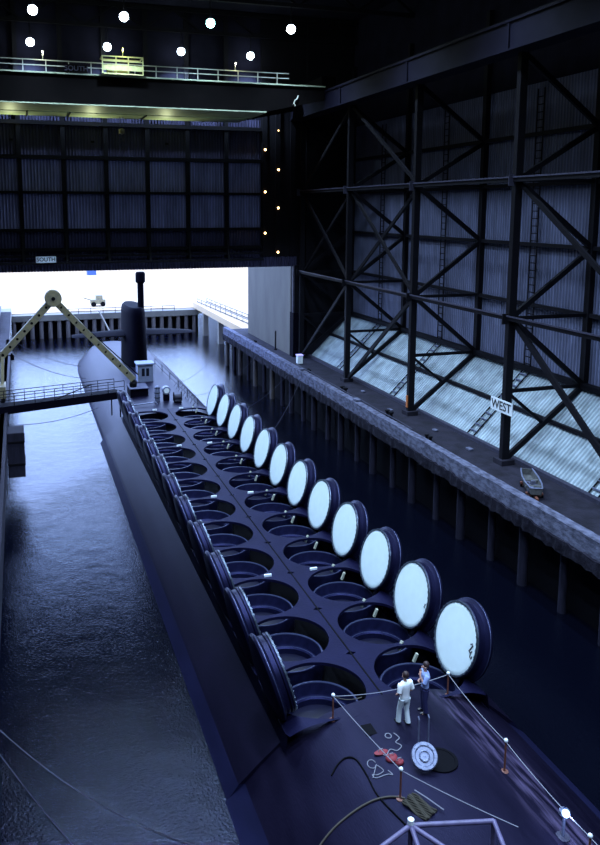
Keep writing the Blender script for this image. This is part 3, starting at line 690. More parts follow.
# pipe frame of the brow end at the lower edge
fz = 0.02
t = thing('pipe_frame', 'lilac grey welded pipe frame of a brow at the lower edge', 'frame', (-5.2, -9.2, hz(1.2)))
A_, B_, C_ = (-6.75, -8.6, fz), (-4.28, -9.2, fz), (-9.3, -8.9, fz)
for a, b, nm in ((A_, B_, 'top_bar'), (A_, (-9.2, -9.4, fz - .2), 'top_bar'), (B_, (-4.75, -10.9, fz - .1), 'side_bar'), (A_, (-5.7, -10.6, fz), 'diagonal_bar'), (A_, (-7.1, -10.3, fz - .1), 'side_bar'),
                 (A_, (-6.75, -8.6, hz(2.75)), 'leg'), (B_, (-4.28, -9.2, hz(.28)), 'leg'), ((-7.1, -10.3, fz - .1), (-4.75, -10.9, fz - .1), 'rear_bar')):
    MB().tube([a, b], .075, 10).build(nm, M['brow'], t, smooth=40)
MB().lathe([(.001, 0), (.10, .02), (.10, .16), (.001, .2)], (A_[0], A_[1], fz + .05), 12).build('eye_cap', M['white'], t)
# hoses, coil, bags, netting
def lying(pts, r, m, name, label, cat='hose', lift=0):
    P = []
    for i in range(len(pts) - 1):
        p0 = pts[max(i - 1, 0)]; p1 = pts[i]; p2 = pts[i + 1]; p3 = pts[min(i + 2, len(pts) - 1)]
        for k2 in range(6):
            s = k2 / 6
            P.append([.5 * (2 * p1[j] + (p2[j] - p0[j]) * s + (2 * p0[j] - 5 * p1[j] + 4 * p2[j] - p3[j]) * s * s + (3 * p1[j] - p0[j] - 3 * p2[j] + p3[j]) * s ** 3) for j in (0, 1)])
    P.append(list(pts[-1][:2]))
    o = MB().tube([(x, y, hz(x - XC) + r + lift) for x, y in P], r, 7).build(name, M[m], smooth=60)
    return tag(solo(o, (P[0][0], P[0][1], hz(P[0][0] - XC))), label, cat)
lying([(-10.6, -7.6), (-9.9, -6.9), (-9.2, -6.35), (-8.4, -6.05), (-7.6, -5.95), (-6.8, -6.0), (-6.2, -6.2), (-5.8, -6.5)], .035, 'hose', 'long_hose', 'long brown hose curving over the hull from the left')
lying([(-7.45, -4.15), (-7.1, -3.9), (-6.75, -3.85), (-6.5, -4.15), (-6.47, -4.95), (-6.52, -5.8), (-6.42, -6.55), (-6.25, -7.4)], .03, 'pit', 'black_hose', 'black hose curving past the left posts to the pipe frame')
lying([(-4.75, -3.6), (-4.68, -3.9), (-4.9, -4.05), (-4.8, -4.3), (-5.05, -4.45), (-5.25, -4.3), (-5.5, -4.5), (-5.6, -4.35)], .018, 'rope', 'pale_cable', 'pale cable snaking from the man in white to the red bags', 'cable')
ci = [(-5.0 + .11 * math.cos(a * .7), -3.65 + .13 * math.sin(a * .7)) for a in range(10)]
lying(ci, .018, 'rope', 'rope_coil', 'small pale ring of rope on the deck, above the red bags', 'coil')
ci = [(-6.12 + .14 * math.cos(a * .7), -4.62 + .2 * math.sin(a * .7)) for a in range(9)] + [(-5.95, -4.85), (-5.9, -5.1), (-6.15, -5.15), (-6.3, -5.05), (-6.25, -5.25), (-5.85, -5.3), (-5.7, -5.4), (-5.75, -5.15)]
lying(ci, .016, 'rope', 'cable_coil', 'tangled pale cable left of the red bags', 'cable')
for (x, y, sx, sy, hh, lab) in ((-5.42, -4.72, .22, .2, .15, 'largest, by the barrier post'), (-5.62, -4.3, .28, .13, .09, 'flattest, behind the largest'), (-5.25, -5.0, .15, .14, .12, 'smallest, nearest the open deck hatch')):
    z = hz(x - XC); b = MB(); b.lathe([(.001, 0), (.9, .02), (1, .4), (.8, .8), (.35, 1), (.001, 1.02)], (0, 0, 0), 12)
    b.v = [(x + v[0] * sx + .05 * v[2], y + v[1] * sy, z + v[2] * hh) for v in b.v]
    t = thing('tool_bag', 'small red tool bag on the after deck, ' + lab, 'bag', (x, y, z), 'red bags on the after deck')
    b.build('sack', M['red'], t, smooth=50)
    MB().tube([(x - .1, y, z + hh * .9), (x - .06, y, z + hh + .08), (x + .06, y, z + hh + .08), (x + .1, y, z + hh * .9)], .018, 6).build('handle', M['rope'], t)
t = thing('netting_bundle', 'dull brown bundle of netting lying beside the pipe frame', 'netting', (-5.6, -6.9, hz(1.6)))
nb_ = MB()
for k2 in range(13):
    x0 = -5.98 + .04 * k2; y0 = -6.62 + .018 * k2
    pts = [(x0 + .05 * q_ + random.uniform(-.02, .02), y0 - .14 * q_, hz(x0 + .05 * q_ - XC) + .05 + .05 * math.sin(q_ + k2)) for q_ in range(8)]
    nb_.tube(pts, .03, 6)
nb_.build('folded_strips', M['bundle'], t, smooth=50)
MB().tube([(-5.4, -6.4, hz(1.4) + .1), (-5.2, -6.9, hz(1.2) + .12), (-4.95, -7.5, hz(.95) + .1)], .02, 6).build('tie_rope', M['rope'], t)
rope((-6.35, -5.2, hz(2.35) + .03), (-6.0, -4.75, hz(2) + .05), .0, .014, 'rope', 'short_line', 'short pale line end beside the tangled cable')

# ------------------------------------------------------------------ people
def skin_body(name, verts, edges, rad, m, parent, lev=2, root=0):
    me = bpy.data.meshes.new(name); o = ORG[parent]
    me.from_pydata([Vector(v) for v in verts], edges, []); me.materials.append(m)
    ob = bpy.data.objects.new(name, me); COL.objects.link(ob); ob.parent = parent
    sk = ob.modifiers.new('skin', 'SKIN'); sk.use_smooth_shade = True
    lay = me.skin_vertices[0] if me.skin_vertices else None
    if lay is None:
        bm = __import__('bmesh').new(); bm.from_mesh(me); bm.verts.layers.skin.verify(); bm.to_mesh(me); bm.free(); lay = me.skin_vertices[0]
    for i, r in enumerate(rad):
        rr = r if isinstance(r, tuple) else (r, r)
        lay.data[i].radius = rr; lay.data[i].use_root = (i == root)
    sb = ob.modifiers.new('sub', 'SUBSURF'); sb.levels = lev; sb.render_levels = lev
    return ob
def person(loc, rz, label, joints, shirt, trous, hair, name='person'):
    t = thing(name, label, 'person', loc, None); t.rotation_euler.z = rz
    J = joints
    V = []; E = []; Rd = []
    def chain(pts, rads, start=None):
        prev = start
        for p_, r_ in zip(pts, rads):
            V.append(p_); Rd.append(r_)
            if prev is not None: E.append((prev, len(V) - 1))
            prev = len(V) - 1
        return prev
    pel = chain([(0, 0, .95)], [(.15, .11)])
    neck = chain([(0, 0, 1.12), (0, 0, 1.28), (0, .0, 1.42), (0, .01, 1.51), (0, .02, 1.60)], [(.13, .10), (.15, .11), (.13, .09), .055, .055], pel)
    hd = chain([(0, .03, 1.66), (0, .035, 1.74)], [(.075, .09), (.07, .085)], neck)
    chest = 3
    for s, arm in ((-1, J['armL']), (1, J['armR'])):
        sh, el, wr, pm = arm
        e = chain([sh, el, wr, pm], [.058, .045, .032, .04], chest)
        d = (Vector(pm) - Vector(wr)).normalized(); side = d.orthogonal().normalized(); nrm = d.cross(side)
        for k2 in range(4):
            o_ = (k2 - 1.5) * .02; l_ = (.075, .085, .08, .062)[k2]
            b0 = Vector(pm) + side * o_ + d * .03
            chain([b0, b0 + d * l_ * .55 + nrm * .01, b0 + d * l_ + nrm * .03], [.0105, .0095, .008], e)
        th = Vector(wr) + d * .03 + side * .03
        chain([th + side * .015, th + side * .035 + d * .035], [.011, .009], e)
    for s, leg in ((-1, J['legL']), (1, J['legR'])):
        hp_, kn, an, toe = leg
        chain([hp_, kn, an, (an[0], an[1] + .02, .05), toe], [.095, .06, .045, .042, .035], pel)
    skin_body('body', V, E, Rd, M['skin'], t)
    # clothes: closed cloth shells that follow the torso and limbs
    def ring(c, rx, ry, ax=None, n=16):
        c = Vector(c)
        if ax is None: a_, b_ = Vector((1, 0, 0)), Vector((0, 1, 0))
        else:
            d = Vector(ax).normalized(); a_ = Vector((1, 0, 0)); a_ = (a_ - d * a_.dot(d)).normalized(); b_ = d.cross(a_)
            if b_.y < 0: b_ = -b_
        return [c + a_ * rx * math.cos(2 * PI * k2 / n) + b_ * ry * math.sin(2 * PI * k2 / n) for k2 in range(n)]
    sh = MB()
    sh.loft([ring((0, 0, z_), rx, ry) for z_, rx, ry in ((.88, .185, .135), (.96, .175, .13), (1.08, .165, .125), (1.2, .185, .135), (1.32, .205, .14), (1.41, .22, .14), (1.475, .19, .12), (1.52, .075, .07))], True)
    for arm in (J['armL'], J['armR']):
        p0, p1 = Vector(arm[0]), Vector(arm[1]); d = p1 - p0
        sh.loft([ring(p0 - d * .2, .075, .075, d), ring(p0, .098, .098, d), ring(p0.lerp(p1, .45), .085, .085, d), ring(p0.lerp(p1, .88), .08, .08, d)], True)
    sh.build('shirt', shirt, t, smooth=70, local=True)
    tr = MB()
    tr.loft([ring((0, 0, z_), rx, ry) for z_, rx, ry in ((.80, .16, .12), (.86, .185, .14), (.94, .18, .135), (1.0, .168, .125))], True)
    for leg in (J['legL'], J['legR']):
        p0, p1, p2 = [Vector(q_) for q_ in leg[:3]]
        tr.loft([ring(p0, .105, .125), ring(p0.lerp(p1, .5), .10, .11), ring(p1, .085, .09), ring(p1.lerp(p2, .5), .08, .085), ring(p2 + Vector((0, 0, -.03)), .085, .095)], True)
    tr.build('trousers', trous, t, smooth=70, local=True)
    # hair, face, shoes
    h = MB(); h.sphere((0, .005, 1.735), .112, 14, 8, 1.05); h.v = [v for v in h.v]
    h.v = [(v[0], v[1] - (.02 if v[1] < 0 else .03), v[2] + (.02 if v[2] > 1.73 else .0)) for v in h.v]
    h.build('hair', hair, t, smooth=60, local=True)
    f = MB()
    for s in (-1, 1): f.sphere((s * .033, .125, 1.70), .012, 8, 6)
    f.build('eyes', M['black'], t, smooth=60, local=True)
    MB().prism([(-.014, 1.655), (.014, 1.655), (.006, 1.70), (-.006, 1.70)], 1, .11, .148).build('nose', M['skin'], t, local=True)
    MB().box(-.025, .025, .115, .128, 1.622, 1.632).build('mouth', M['red'], t, local=True)
    e_ = MB()
    for s in (-1, 1): e_.sphere((s * .095, .03, 1.69), .025, 8, 6)
    e_.build('ears', M['skin'], t, smooth=60, local=True)
    for leg in (J['legL'], J['legR']):
        an, toe = leg[2], leg[3]; s_ = MB()
        s_.loft([[(an[0] + dx * w, y_, z_) for dx, z_ in ((-1, .0), (1, .0), (.8, hh), (-.8, hh))] for y_, w, hh in ((an[1] - .07, .04, .09), (an[1], .05, .11), (toe[1] - .06, .052, .075), (toe[1] + .04, .035, .045))], True)
        s_.build('shoe', M['shoe'], t, local=True)
    return t
z1 = hz(-4.15 - XC)
pm = person((-4.12, -3.2, z1), math.radians(12), 'man in white shirt and trousers seen from behind on the after deck',
       dict(armL=((-.20, 0, 1.42), (-.27, -.04, 1.16), (-.22, .14, 1.0), (-.18, .21, .97)), armR=((.20, 0, 1.42), (.28, -.05, 1.16), (.31, .12, 1.0), (.29, .2, .97)),
            legL=((-.10, 0, .90), (-.13, .10, .50), (-.16, .10, .10), (-.17, .25, .03)), legR=((.10, 0, .90), (.10, .02, .50), (.08, -.10, .10), (.09, .06, .03))),
       M['wshirt'], M['wtrouser'], M['hair'])
z2 = hz(-2.95 - XC)
pm2 = person((-3.05, -2.8, z2), math.radians(80), 'man in light blue shirt and navy trousers facing left, hand at his chin',
       dict(armL=((-.20, 0, 1.42), (-.24, .12, 1.18), (-.10, .22, 1.42), (-.05, .19, 1.52)), armR=((.20, 0, 1.42), (.24, .02, 1.14), (.10, .2, 1.12), (.02, .22, 1.13)),
            legL=((-.10, 0, .90), (-.11, .03, .50), (-.11, -.02, .10), (-.13, .14, .03)), legR=((.10, 0, .90), (.11, .02, .50), (.11, -.01, .10), (.14, .15, .03))),
       M['bshirt'], M['btrouser'], M['hair'])

for q_ in (pm, pm2): q_.scale = (1.13, 1.13, 1.13)
# ------------------------------------------------------------------ forward deck clutter
t = thing('deck_booth', 'small pale control booth with two dark windows aft of the sail', 'booth', (-3.95, 61, -1.45))
MB().box(-4.8, -3.05, 60.3, 62, -1.5, .55).build('walls', M['booth'], t)
MB().box(-4.95, -2.9, 60.15, 62.15, .55, .72).build('roof', M['booth'], t)
for x in (-4.2, -3.7): MB().box(x - .17, x + .17, 60.26, 60.3, -.75, .15).build('window', M['glass'], t)
MB().bar((-4.75, 60.28, -1.4), (-4.75, 60.28, .5), .1).build('corner_post', M['outwhite'], t)
t = thing('deck_blower', 'pale drum blower with a round face on the forward deck', 'blower', (-3.4, 51, -1.45))
MB().tube([(-3.25, 50.7, -.35), (-3.25, 51.3, -.35)], .42, 20).build('drum', M['galv'], t, smooth=40)
MB().tube([(-3.25, 50.66, -.35), (-3.25, 50.7, -.35)], .28, 20).build('face', M['white'], t)
MB().box(-3.55, -2.95, 50.75, 51.25, -1.5, -.7).build('stand', M['sail'], t)
t = thing('deck_cylinder', 'upright pale cylinder standing beside the drum blower', 'cylinder', (-4.2, 50.9, -1.45))
MB().lathe([(.26, 0), (.28, .1), (.28, 1.4), (.18, 1.65), (.001, 1.7)], (-4.2, 50.9, -1.5), 16).build('tank', M['galv'], t, smooth=40)
for z in (-1.1, -.6, -.1): MB().lathe([(.285, 0), (.3, .05), (.285, .1)], (-4.2, 50.9, z), 16).build('band', M['pit'], t)
t = thing('deck_winch', 'dark winch frame at the forward end of the hatch deck', 'winch', (-2.3, 50, -1.45))
MB().box(-2.6, -1.9, 49.6, 50.4, -1.6, -1.3).build('base', M['sail'], t)
MB().tube([(-2.6, 50, -.9), (-1.9, 50, -.9)], .3, 14).build('drum', M['steel2'], t)
for x in (-2.65, -1.85): MB().prism([(49.7, -1.3), (50.3, -1.3), (50.1, -.4), (49.9, -.4)], 0, x - .04, x + .04).build('cheek', M['sail'], t)
o = MB().tube([(-6.8, 49.6, -1.35), (-4.7, 49.2, -1.1), (-4.5, 49.2, -1.3)], .07, 8).build('deck_pipe', M['galv'], smooth=50)
tag(solo(o, (-6.8, 49.6, -1.5)), 'pale pipe lying across the deck before the blower', 'pipe')
t = thing('deck_locker', 'low dark equipment locker between gangway and booth', 'locker', (-5.6, 55, -1.5))
MB().box(-6.6, -4.7, 53.6, 56.2, -1.75, -.7).build('body', M['sail'], t)
MB().box(-6.65, -4.65, 53.5, 56.3, -.7, -.6).build('lid', M['lidback'], t)
tp = []
for i, y in enumerate((48, 52.5, 57, 61.5, 66, 70.5)):
    x = -.55 - .12 * i; z = -2.0
    t = thing('lifeline_stanchion', 'thin stanchion of the lifeline on the right of the forward deck, %s from the hatches' % ('first second third fourth fifth sixth'.split()[i]), 'stanchion', (x, y, z), 'forward lifeline stanchions')
    MB().tube([(x, y, z), (x, y, z + 1.25)], .035, 6).build('post', M['sail'], t); MB().sphere((x, y, z + 1.27), .05, 8, 5).build('knob', M['outwhite'], t)
    tp.append((x, y, z + 1.2))
for j, dz in enumerate((0, -.55)):
    pts = [(p_[0], p_[1], p_[2] + dz) for p_ in tp]
    o = MB().tube(pts, .022, 5).build('lifeline', M['sail'], smooth=60); tag(solo(o, pts[0]), ['upper', 'lower'][j] + ' lifeline wire along the right of the forward deck', 'rope')
nt_ = MB()
for i in range(9):
    a = Vector(tp[0]).lerp(Vector(tp[2]), i / 8); nt_.tube([a, a + Vector((-.6, 1.2, -1.3))], .015, 4); nt_.tube([a, a + Vector((-.6, -1.2, -1.3))], .015, 4)
o = nt_.build('safety_net', M['sail']); tag(solo(o, tp[0]), 'dark safety netting slung under the lifeline by the farthest hatches', 'net')

# ------------------------------------------------------------------ gangway and yellow boom on the left
G0, G1 = Vector((-22, 38.6, 1.75)), Vector((-8.3, 49, .1))
t = thing('gangway', 'dark gangway with handrails from the left wharf to the submarine', 'gangway', G0)
MB().bar(G0, G1, 1.5, .7).build('deck_girder', M['sail'], t)
GD = (G1 - G0).normalized().cross(Vector((0, 0, 1))).normalized()
for s in (-.72, .72):
    for dz in (.85, 1.4): MB().bar(G0 + GD * s + Vector((0, 0, dz)), G1 + GD * s + Vector((0, 0, dz)), .06).build('handrail', M['steel'], t)
    for i in range(9):
        p_ = G0.lerp(G1, i / 8) + GD * s + Vector((0, 0, .35)); MB().bar(p_, p_ + Vector((0, 0, 1.08)), .06).build('rail_post', M['steel'], t)
MB().bar(G0.lerp(G1, .5) + GD * .72 + Vector((0, 0, .4)), G0.lerp(G1, .75) + GD * .72 + Vector((0, 0, 1.4)), .08).build('diagonal', M['steel'], t)
for s in (-.6, .6): MB().bar(G1 + GD * s + Vector((-.4, -.3, -.2)), Vector((G1.x - .4 + GD.x * s, G1.y - .3 + GD.y * s, -2.1)), .12).build('landing_leg', M['sail'], t)
PV = Vector((-14.35, 48, 9.85)); P0 = Vector((-20.4, 48, 3.4)); P1 = Vector((-6.9, 49, 1.5))
t = thing('yellow_boom', 'dusty yellow folding boom with a sheave, standing over the gangway', 'boom', (-20.4, 48, 1.25))
def arm(a, b, parent):
    a, b = Vector(a), Vector(b); d = (b - a).normalized(); sd = Vector((0, 1, 0)); up = sd.cross(d); mb = MB()
    for s in (-.35, .35):
        mb.bar(a + sd * s, b + sd * s, .1, .62, up=up)
    mb.bar(a + up * .28, b + up * .28, .7, .06, up=up); mb.bar(a - up * .28, b - up * .28, .7, .06, up=up)
    ob = mb.build('boom_arm', M['boom'], parent)
    L_ = (b - a).length; h = MB(); n_ = int(L_ / .95)
    for i in range(1, n_):
        c_ = a + d * (i * L_ / n_) - sd * .405
        MB().tube([c_, c_ + sd * .02], .13, 10).build('lightening_hole', M['pit'], ob)
arm(P0, PV, t); arm(PV, P1, t)
MB().tube([PV + Vector((0, -.55, .1)), PV + Vector((0, .55, .1))], .78, 22).build('sheave', M['boom'], t, smooth=40)
MB().tube([PV + Vector((0, -.6, .1)), PV + Vector((0, -.54, .1))], .18, 12).build('pin', M['pit'], t)
MB().tube([PV + Vector((.5, 0, -.4)), P1 + Vector((.5, 0, .4))], .06, 6).build('hydraulic_line', M['pit'], t)
MB().box(-20.6, -18.9, 45.3, 47.7, 1.25, 2.3).build('pedestal', M['boom'], t)
for (a, b) in (((-20.4, 46.9, 2.2), P0 + Vector((-.2, -.3, 0))), ((-19.2, 46.6, 2.2), P0 + Vector((1.3, -.3, 1.2)))): MB().bar(a, b, .28).build('mast_leg', M['boom'], t)
MB().prism([(-20.2, 1.5), (-19.0, .7), (-19.2, .5), (-20.5, 1.2)], 1, 46.8, 47.1).build('brace_plate', M['boom'], t)
MB().lathe([(.001, 0), (.35, .1), (.4, .5), (.2, .8), (.001, .85)], (P1.x, P1.y, P1.z - .9), 12).build('hanging_block', M['steel'], t)
# fender block and bollards on the east edge
t = thing('dock_fender', 'dark timber fender block on the left wharf below the gangway', 'fender', (-18.1, 36, -1.5))
MB().box(-18.72, -17.45, 34.4, 36.6, -2.6, 1.0).build('block', M['pile'], t, bevel=.05)
for z in (-1.6, .2): MB().box(-18.74, -17.41, 34.35, 36.65, z, z + .14).build('strap', M['steel'], t)
for i, y in enumerate((67, 77)):
    t = thing('mooring_cleat', 'small dark cleat on the left wharf edge, ' + ['nearer one', 'farther one'][i], 'cleat', (-18.5, y, 1.25), 'cleats on the left wharf edge')
    MB().box(-18.9, -18.3, y - .2, y + .2, .7, 1.35).build('foot', M['steel'], t); MB().tube([(-18.55, y - .5, 1.5), (-18.55, y + .5, 1.5)], .12, 8).build('horn', M['steel'], t)
    rope((-18.2, y, 1.2), (-9.9, y + (2 if i else 4), -2.9), .55, .035, 'darkrope', 'mooring_line', 'thin mooring line from the left wharf to the hull, ' + ['nearer one', 'farther one'][i])
rope((-18.8, 44, -.9), (-9.8, 55, -2.7), .5, .03, 'darkrope', 'mooring_line', 'thin mooring line passing under the gangway')
for i, (a, b, s) in enumerate((((-18.9, .2, .0), (-10.5, -5.0, -3.2), 1.1), ((-19.0, -.6, .0), (-12.9, -7.6, -4.0), .6))):
    rope(a, b, s, .022, 'darkrope', 'slack_mooring_line', 'slack pale line from the left wharf into the dark water, ' + ['upper one', 'lower one'][i])
# lines from the forward deck to the west wharf
for i, (a, b, s, lab) in enumerate((((-.9, 56, -.8), (10.2, 76, 1.2), 1.2, 'to the far end of the right wharf'), ((-.6, 50, -.9), (10.2, 62, 1.0), 1.2, 'slung behind the farthest white hatch'),
                                    ((.8, 45, -2.0), (10.1, 50, 1.0), 1.0, 'beside the farthest white hatches'), ((1.2, 34, -2.2), (10.1, 46.5, 1.2), .9, 'over the dark water to the right wharf'))):
    rope(a, b, s, .018, 'darkrope', 'breast_line', 'thin line from the submarine ' + lab)

# ------------------------------------------------------------------ west wharf: piles, fittings, skiff
i = 0; y = 79.0
while y > -8:
    r = .24 if i % 2 else .3; x = 10.75 + (.12 if i % 2 else 0)
    o = MB().tube([(x, y, WZ - 1.5), (x, y, .1)], r, 12).build('timber_pile', M['pilepale'] if (y > 57 and i % 2 == 0) else M['pile'], smooth=40)
    tag(solo(o, (x, y, WZ - 1.5)), 'round pile under the right wharf edge, standing in dark water' if y < 57 else 'round pile under the right wharf outside the gate', 'pile', 'piles under the right wharf')
    y -= 3.45; i += 1
o = MB().box(11.4, 11.6, -45, 79, WZ - 1, .5).build('bulkhead', M['pit']); tag(o, 'black bulkhead behind the right wharf piles', 'bulkhead', kind='structure')
t = thing('skiff', 'small weathered open skiff resting on a low trolley on the right wharf', 'boat', (11.95, 11.2, 1.25))
bx, by, bz = 11.95, 11.2, 1.62
def hullsec(yy, w, zk, zt): return [(bx - w, by + yy, bz + zt), (bx - w * .75, by + yy, bz + zk), (bx + w * .75, by + yy, bz + zk), (bx + w, by + yy, bz + zt)]
sk_ = [hullsec(-1.55, .34, 0, .40), hullsec(-.7, .46, -.05, .42), hullsec(.4, .48, -.03, .44), hullsec(1.2, .40, .05, .5), hullsec(1.6, .34, .16, .54)]
b = MB(); b.loft(sk_); b.f += [(0, 1, 2, 3), (19, 18, 17, 16)]; b.m += [0, 0]; ob = b.build('boat_shell', M['boat'], t)
sd_ = ob.modifiers.new('solid', 'SOLIDIFY'); sd_.thickness = .05
g = MB()
for q_ in (0, 3): g.tube([s_[q_] for s_ in sk_], .045, 6)
g.tube([sk_[0][0], sk_[0][3]], .045, 6); g.build('gunwale', M['galv'], t); t.rotation_euler.z = -.45
for yy in (-.8, .3): MB().box(bx - .5, bx + .5, by + yy - .12, by + yy + .12, bz + .25, bz + .29).build('thwart', M['boat'], t)
cl = MB()
for q_ in range(14): 
    c_ = (bx + random.uniform(-.3, .3), by + random.uniform(-1.1, .3), bz + .12); cl.box(c_[0] - .12, c_[0] + .12, c_[1] - .1, c_[1] + .1, bz, bz + random.uniform(.1, .35))
o = cl.build('loose_gear', M['curb']); tag(solo(o, (bx, by, bz)), 'jumble of pale gear heaped inside the skiff', 'gear', kind='stuff')
o.rotation_euler.z = -.45
t2 = thing('boat_trolley', 'rusty trolley under the skiff on the right wharf', 'trolley', (bx, by, 1.25))
for yy in (-1.0, .8): MB().box(bx - .5, bx + .5, by + yy - .1, by + yy + .1, 1.36, 1.56).build('cross_beam', M['stanchion'], t2)
MB().box(bx - .08, bx + .08, by - 1.9, by + 1.2, 1.38, 1.5).build('spine', M['stanchion'], t2)
for yy in (-1.0, .8):
    for s in (-.45, .45): MB().tube([(bx + s - .05, by + yy, 1.38), (bx + s + .05, by + yy, 1.38)], .13, 12).build('wheel', M['pit'], t2)
t2.rotation_euler.z = -.45
for (x, y, s, lab) in ((11.0, 37.7, .8, 'by the second truss frame'), (11.2, 28.8, .75, 'left of the WEST frame'), (11.0, 22.0, .6, 'below the WEST sign'), (11.0, 46.9, .6, 'near the gate column'), (11.0, 66, .5, 'outside the gate beside the wing panel')):
    t = thing('mooring_bollard', 'dark iron mooring bollard on the right wharf ' + lab, 'bollard', (x, y, 1.25), 'bollards on the right wharf')
    MB().box(x - s * .55, x + s * .55, y - s * .9, y + s * .9, 1.25, 1.37).build('base_plate', M['steel'], t)
    for d in (-.45, .45): MB().lathe([(.2 * s, 0), (.18 * s, .5 * s), (.3 * s, .6 * s), (.3 * s, .75 * s), (.001, .8 * s)], (x, y + d * s, 1.36), 14).build('horn', M['steel'], t, smooth=40)
t = thing('meter_box', 'pale box with a faint violet lamp on the wharf by the gate column', 'box', (12.1, 52.7, 1.25))
MB().box(11.8, 12.4, 52.4, 53.0, 1.25, 2.15).build('case', M['white'], t, bevel=.03)
MB().box(11.76, 12.44, 52.36, 53.04, 2.15, 2.25).build('cap', emitter('violet_lamp', (.45, .4, 1), .8), t)
t = thing('service_post', 'thin dark post standing before the pale wing panel', 'post', (12.2, 61.5, 1.25))
MB().tube([(12.2, 61.5, 1.25), (12.2, 61.5, 3.6)], .09, 8).build('pole', M['steel'], t); MB().box(12.05, 12.35, 61.35, 61.65, 1.25, 1.4).build('foot', M['steel'], t)
for i, (x, y, w) in enumerate(((10.5, 33.6, .5), (10.45, 47.5, .4), (12.9, 19.5, .35), (13.0, 24.5, .3), (12.4, 31, .35), (13.1, 38.0, .3))):
    t = thing('wharf_scrap', 'pale scrap of debris on the right wharf, ' + ['on the curb below the second bay', 'on the curb by the gate', 'just left of the WEST post foot', 'between the WEST post and its ladder', 'in front of the second post', 'behind the far bollard'][i], 'debris', (x, y, 1.25), 'scraps on the right wharf')
    zb = 1.62 if x < 10.8 else 1.25
    MB().box(x - w / 2, x + w / 2, y - w * .8, y + w * .8, zb, zb + w * .5).build('lump', M['curb'], t, bevel=.05); MB().box(x - w * .2, x + w * .5, y + w * .3, y + w * 1.1, zb, zb + w * .3).build('chip', M['white'], t)
o = MB().tube([(10.75, y_, 1.75 + .03 * math.sin(y_)) for y_ in range(24, 52, 2)], .05, 6).build('curb_hose', M['darkrope'], smooth=60); tag(solo(o, (10.75, 24, 1.7)), 'dark hose lying along the top of the right wharf curb', 'hose')
# fallen blue-tarp free: orange marker at the second post
o = MB().box(13.12, 13.2, FY + FS - .12, FY + FS + .12, 1.9, 2.9).build('orange_marker', M['orange']); tag(solo(o, (13.16, FY + FS, 1.9)), 'small orange marker strip low on the second truss post', 'marker')

# ------------------------------------------------------------------ outside: far quay, ramp, shed
t = thing('far_pier', 'pale far pier crossing behind the sail with railing', 'pier', (0, 111, WZ))
MB().box(-19, 13.6, 110.6, 113, -.75, .1).build('deck_slab', M['outwhite'], t)
MB().box(-19, 13.6, 110.5, 110.6, -.9, .12).build('fascia', M['outpanel'], t)
for z in (.55, 1.0): MB().bar((-10, 110.7, z), (9.2, 110.7, z), .1).build('handrail', M['steel2'], t)
for i in range(10): MB().bar((-9.9 + 2.12 * i, 110.7, .1), (-9.9 + 2.12 * i, 110.7, 1.0), .1).build('rail_post', M['steel2'], t)
MB().box(-19, 14, 112.8, 113.2, WZ - 1, -.7).build('bulkhead', M['pit'], t)
for i in range(22):
    x = -18.6 + 1.5 * i
    o = MB().tube([(x, 111, WZ - 1), (x, 111, -.8)], .36, 12).build('pier_pile', M['pilepale'], smooth=40)
    tag(solo(o, (x, 111, WZ - 1)), 'pale round pile under the far pier', 'pile', 'piles under the far pier')
t = thing('access_ramp', 'white railed ramp leading from the far pier to the right wharf', 'ramp', (15, 97, .3))
a0, a1 = Vector((14.6, 112, .7)), Vector((16.2, 80, .6))
MB().bar(a0, a1, 1.8, .3).build('ramp_deck', M['outwhite'], t)
for s in (-.9, .9):
    for dz in (.7, 1.25): MB().bar(a0 + Vector((s, 0, dz)), a1 + Vector((s, 0, dz)), .12).build('handrail', M['outwhite'] if dz > 1 else M['outpanel'], t)
    for i in range(12):
        p_ = a0.lerp(a1, i / 11) + Vector((s, 0, .1)); MB().bar(p_, p_ + Vector((0, 0, 1.2)), .1).build('rail_post', M['outwhite'], t)
for i, (x, y) in enumerate(((13.4, 106), (13.9, 97), (14.4, 88))):
    MB().box(x, x + .9, y - .5, y + .5, WZ - 1, .6).build('pier_leg', M['outwhite'], t)
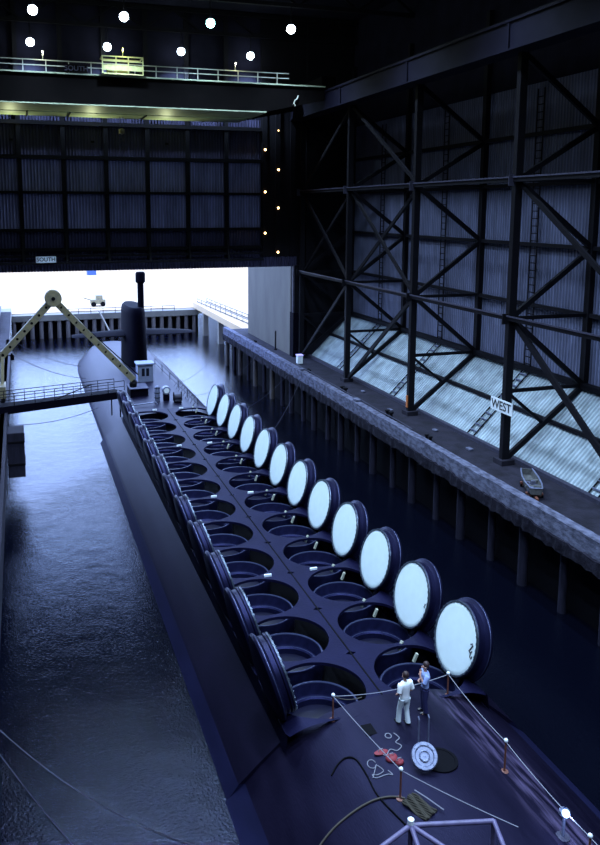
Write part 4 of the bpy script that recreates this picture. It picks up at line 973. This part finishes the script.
t = thing('blue_shed', 'small blue shed far outside above the white apron', 'shed', (1.6, 190, .25))
MB().box(.4, 2.8, 190, 193, .25, 6.2).build('walls', M['blue'], t); MB().box(.2, 3.0, 189.8, 193.2, 6.2, 6.5).build('roof', M['outwhite'], t)
t = thing('far_vehicle', 'small pale yellow work vehicle parked on the far pier', 'vehicle', (-3.4, 120, .25))
MB().box(-4.9, -2.2, 119, 121, .7, 1.5).build('body', M['boom'], t); MB().box(-3.9, -2.7, 119.2, 120.8, 1.5, 2.3).build('cab', M['boom'], t)
MB().bar((-4.8, 119.8, 1.4), (-6.2, 119.8, 1.9), .2).build('jib', M['boom'], t)
for x in (-4.4, -2.7):
    for y in (118.95, 121.05): MB().tube([(x, y - .1, .7), (x, y + .1, .7)], .45, 12).build('wheel', M['pit'], t)
o = MB().bar((-4.3, 110.3, .6), (-2.9, 107.5, -2.6), .2, .2).build('leaning_plank', M['outwhite']); tag(solo(o, (-4.3, 110.3, .6)), 'pale plank leaning down from the far pier left of the sail', 'plank')
t = thing('wharf_shed', 'long pale low roofed shed at the top of the left wharf', 'shed', (-22, 95, 1.2))
MB().box(-24, -20.6, 84, 109, 1.2, 2.0).build('walls', M['outwhite'], t); MB().box(-24.2, -20.4, 83.8, 109.2, 2.0, 2.12).build('roof', M['outpanel'], t)
for y in (88, 95, 102): MB().tube([(-20.58, y, 1.6), (-20.55, y, 1.6)], .22, 10).build('porthole', M['pit'], t)

# ------------------------------------------------------------------ sky and view
w = bpy.data.worlds.new('sky'); S.world = w; w.use_nodes = True
bg = w.node_tree.nodes['Background']; bg.inputs[0].default_value = (.36, .53, 1.0, 1); bg.inputs[1].default_value = 7.4
S.view_settings.view_transform = 'Standard'; S.view_settings.look = 'None'; S.view_settings.exposure = 0; S.view_settings.gamma = 1
S.view_settings.use_curve_mapping = False
S.cycles.max_bounces = 5; S.cycles.diffuse_bounces = 2; S.cycles.glossy_bounces = 3; S.cycles.sample_clamp_indirect = 4
S.cycles.use_denoising = True
bpy.context.view_layer.update()
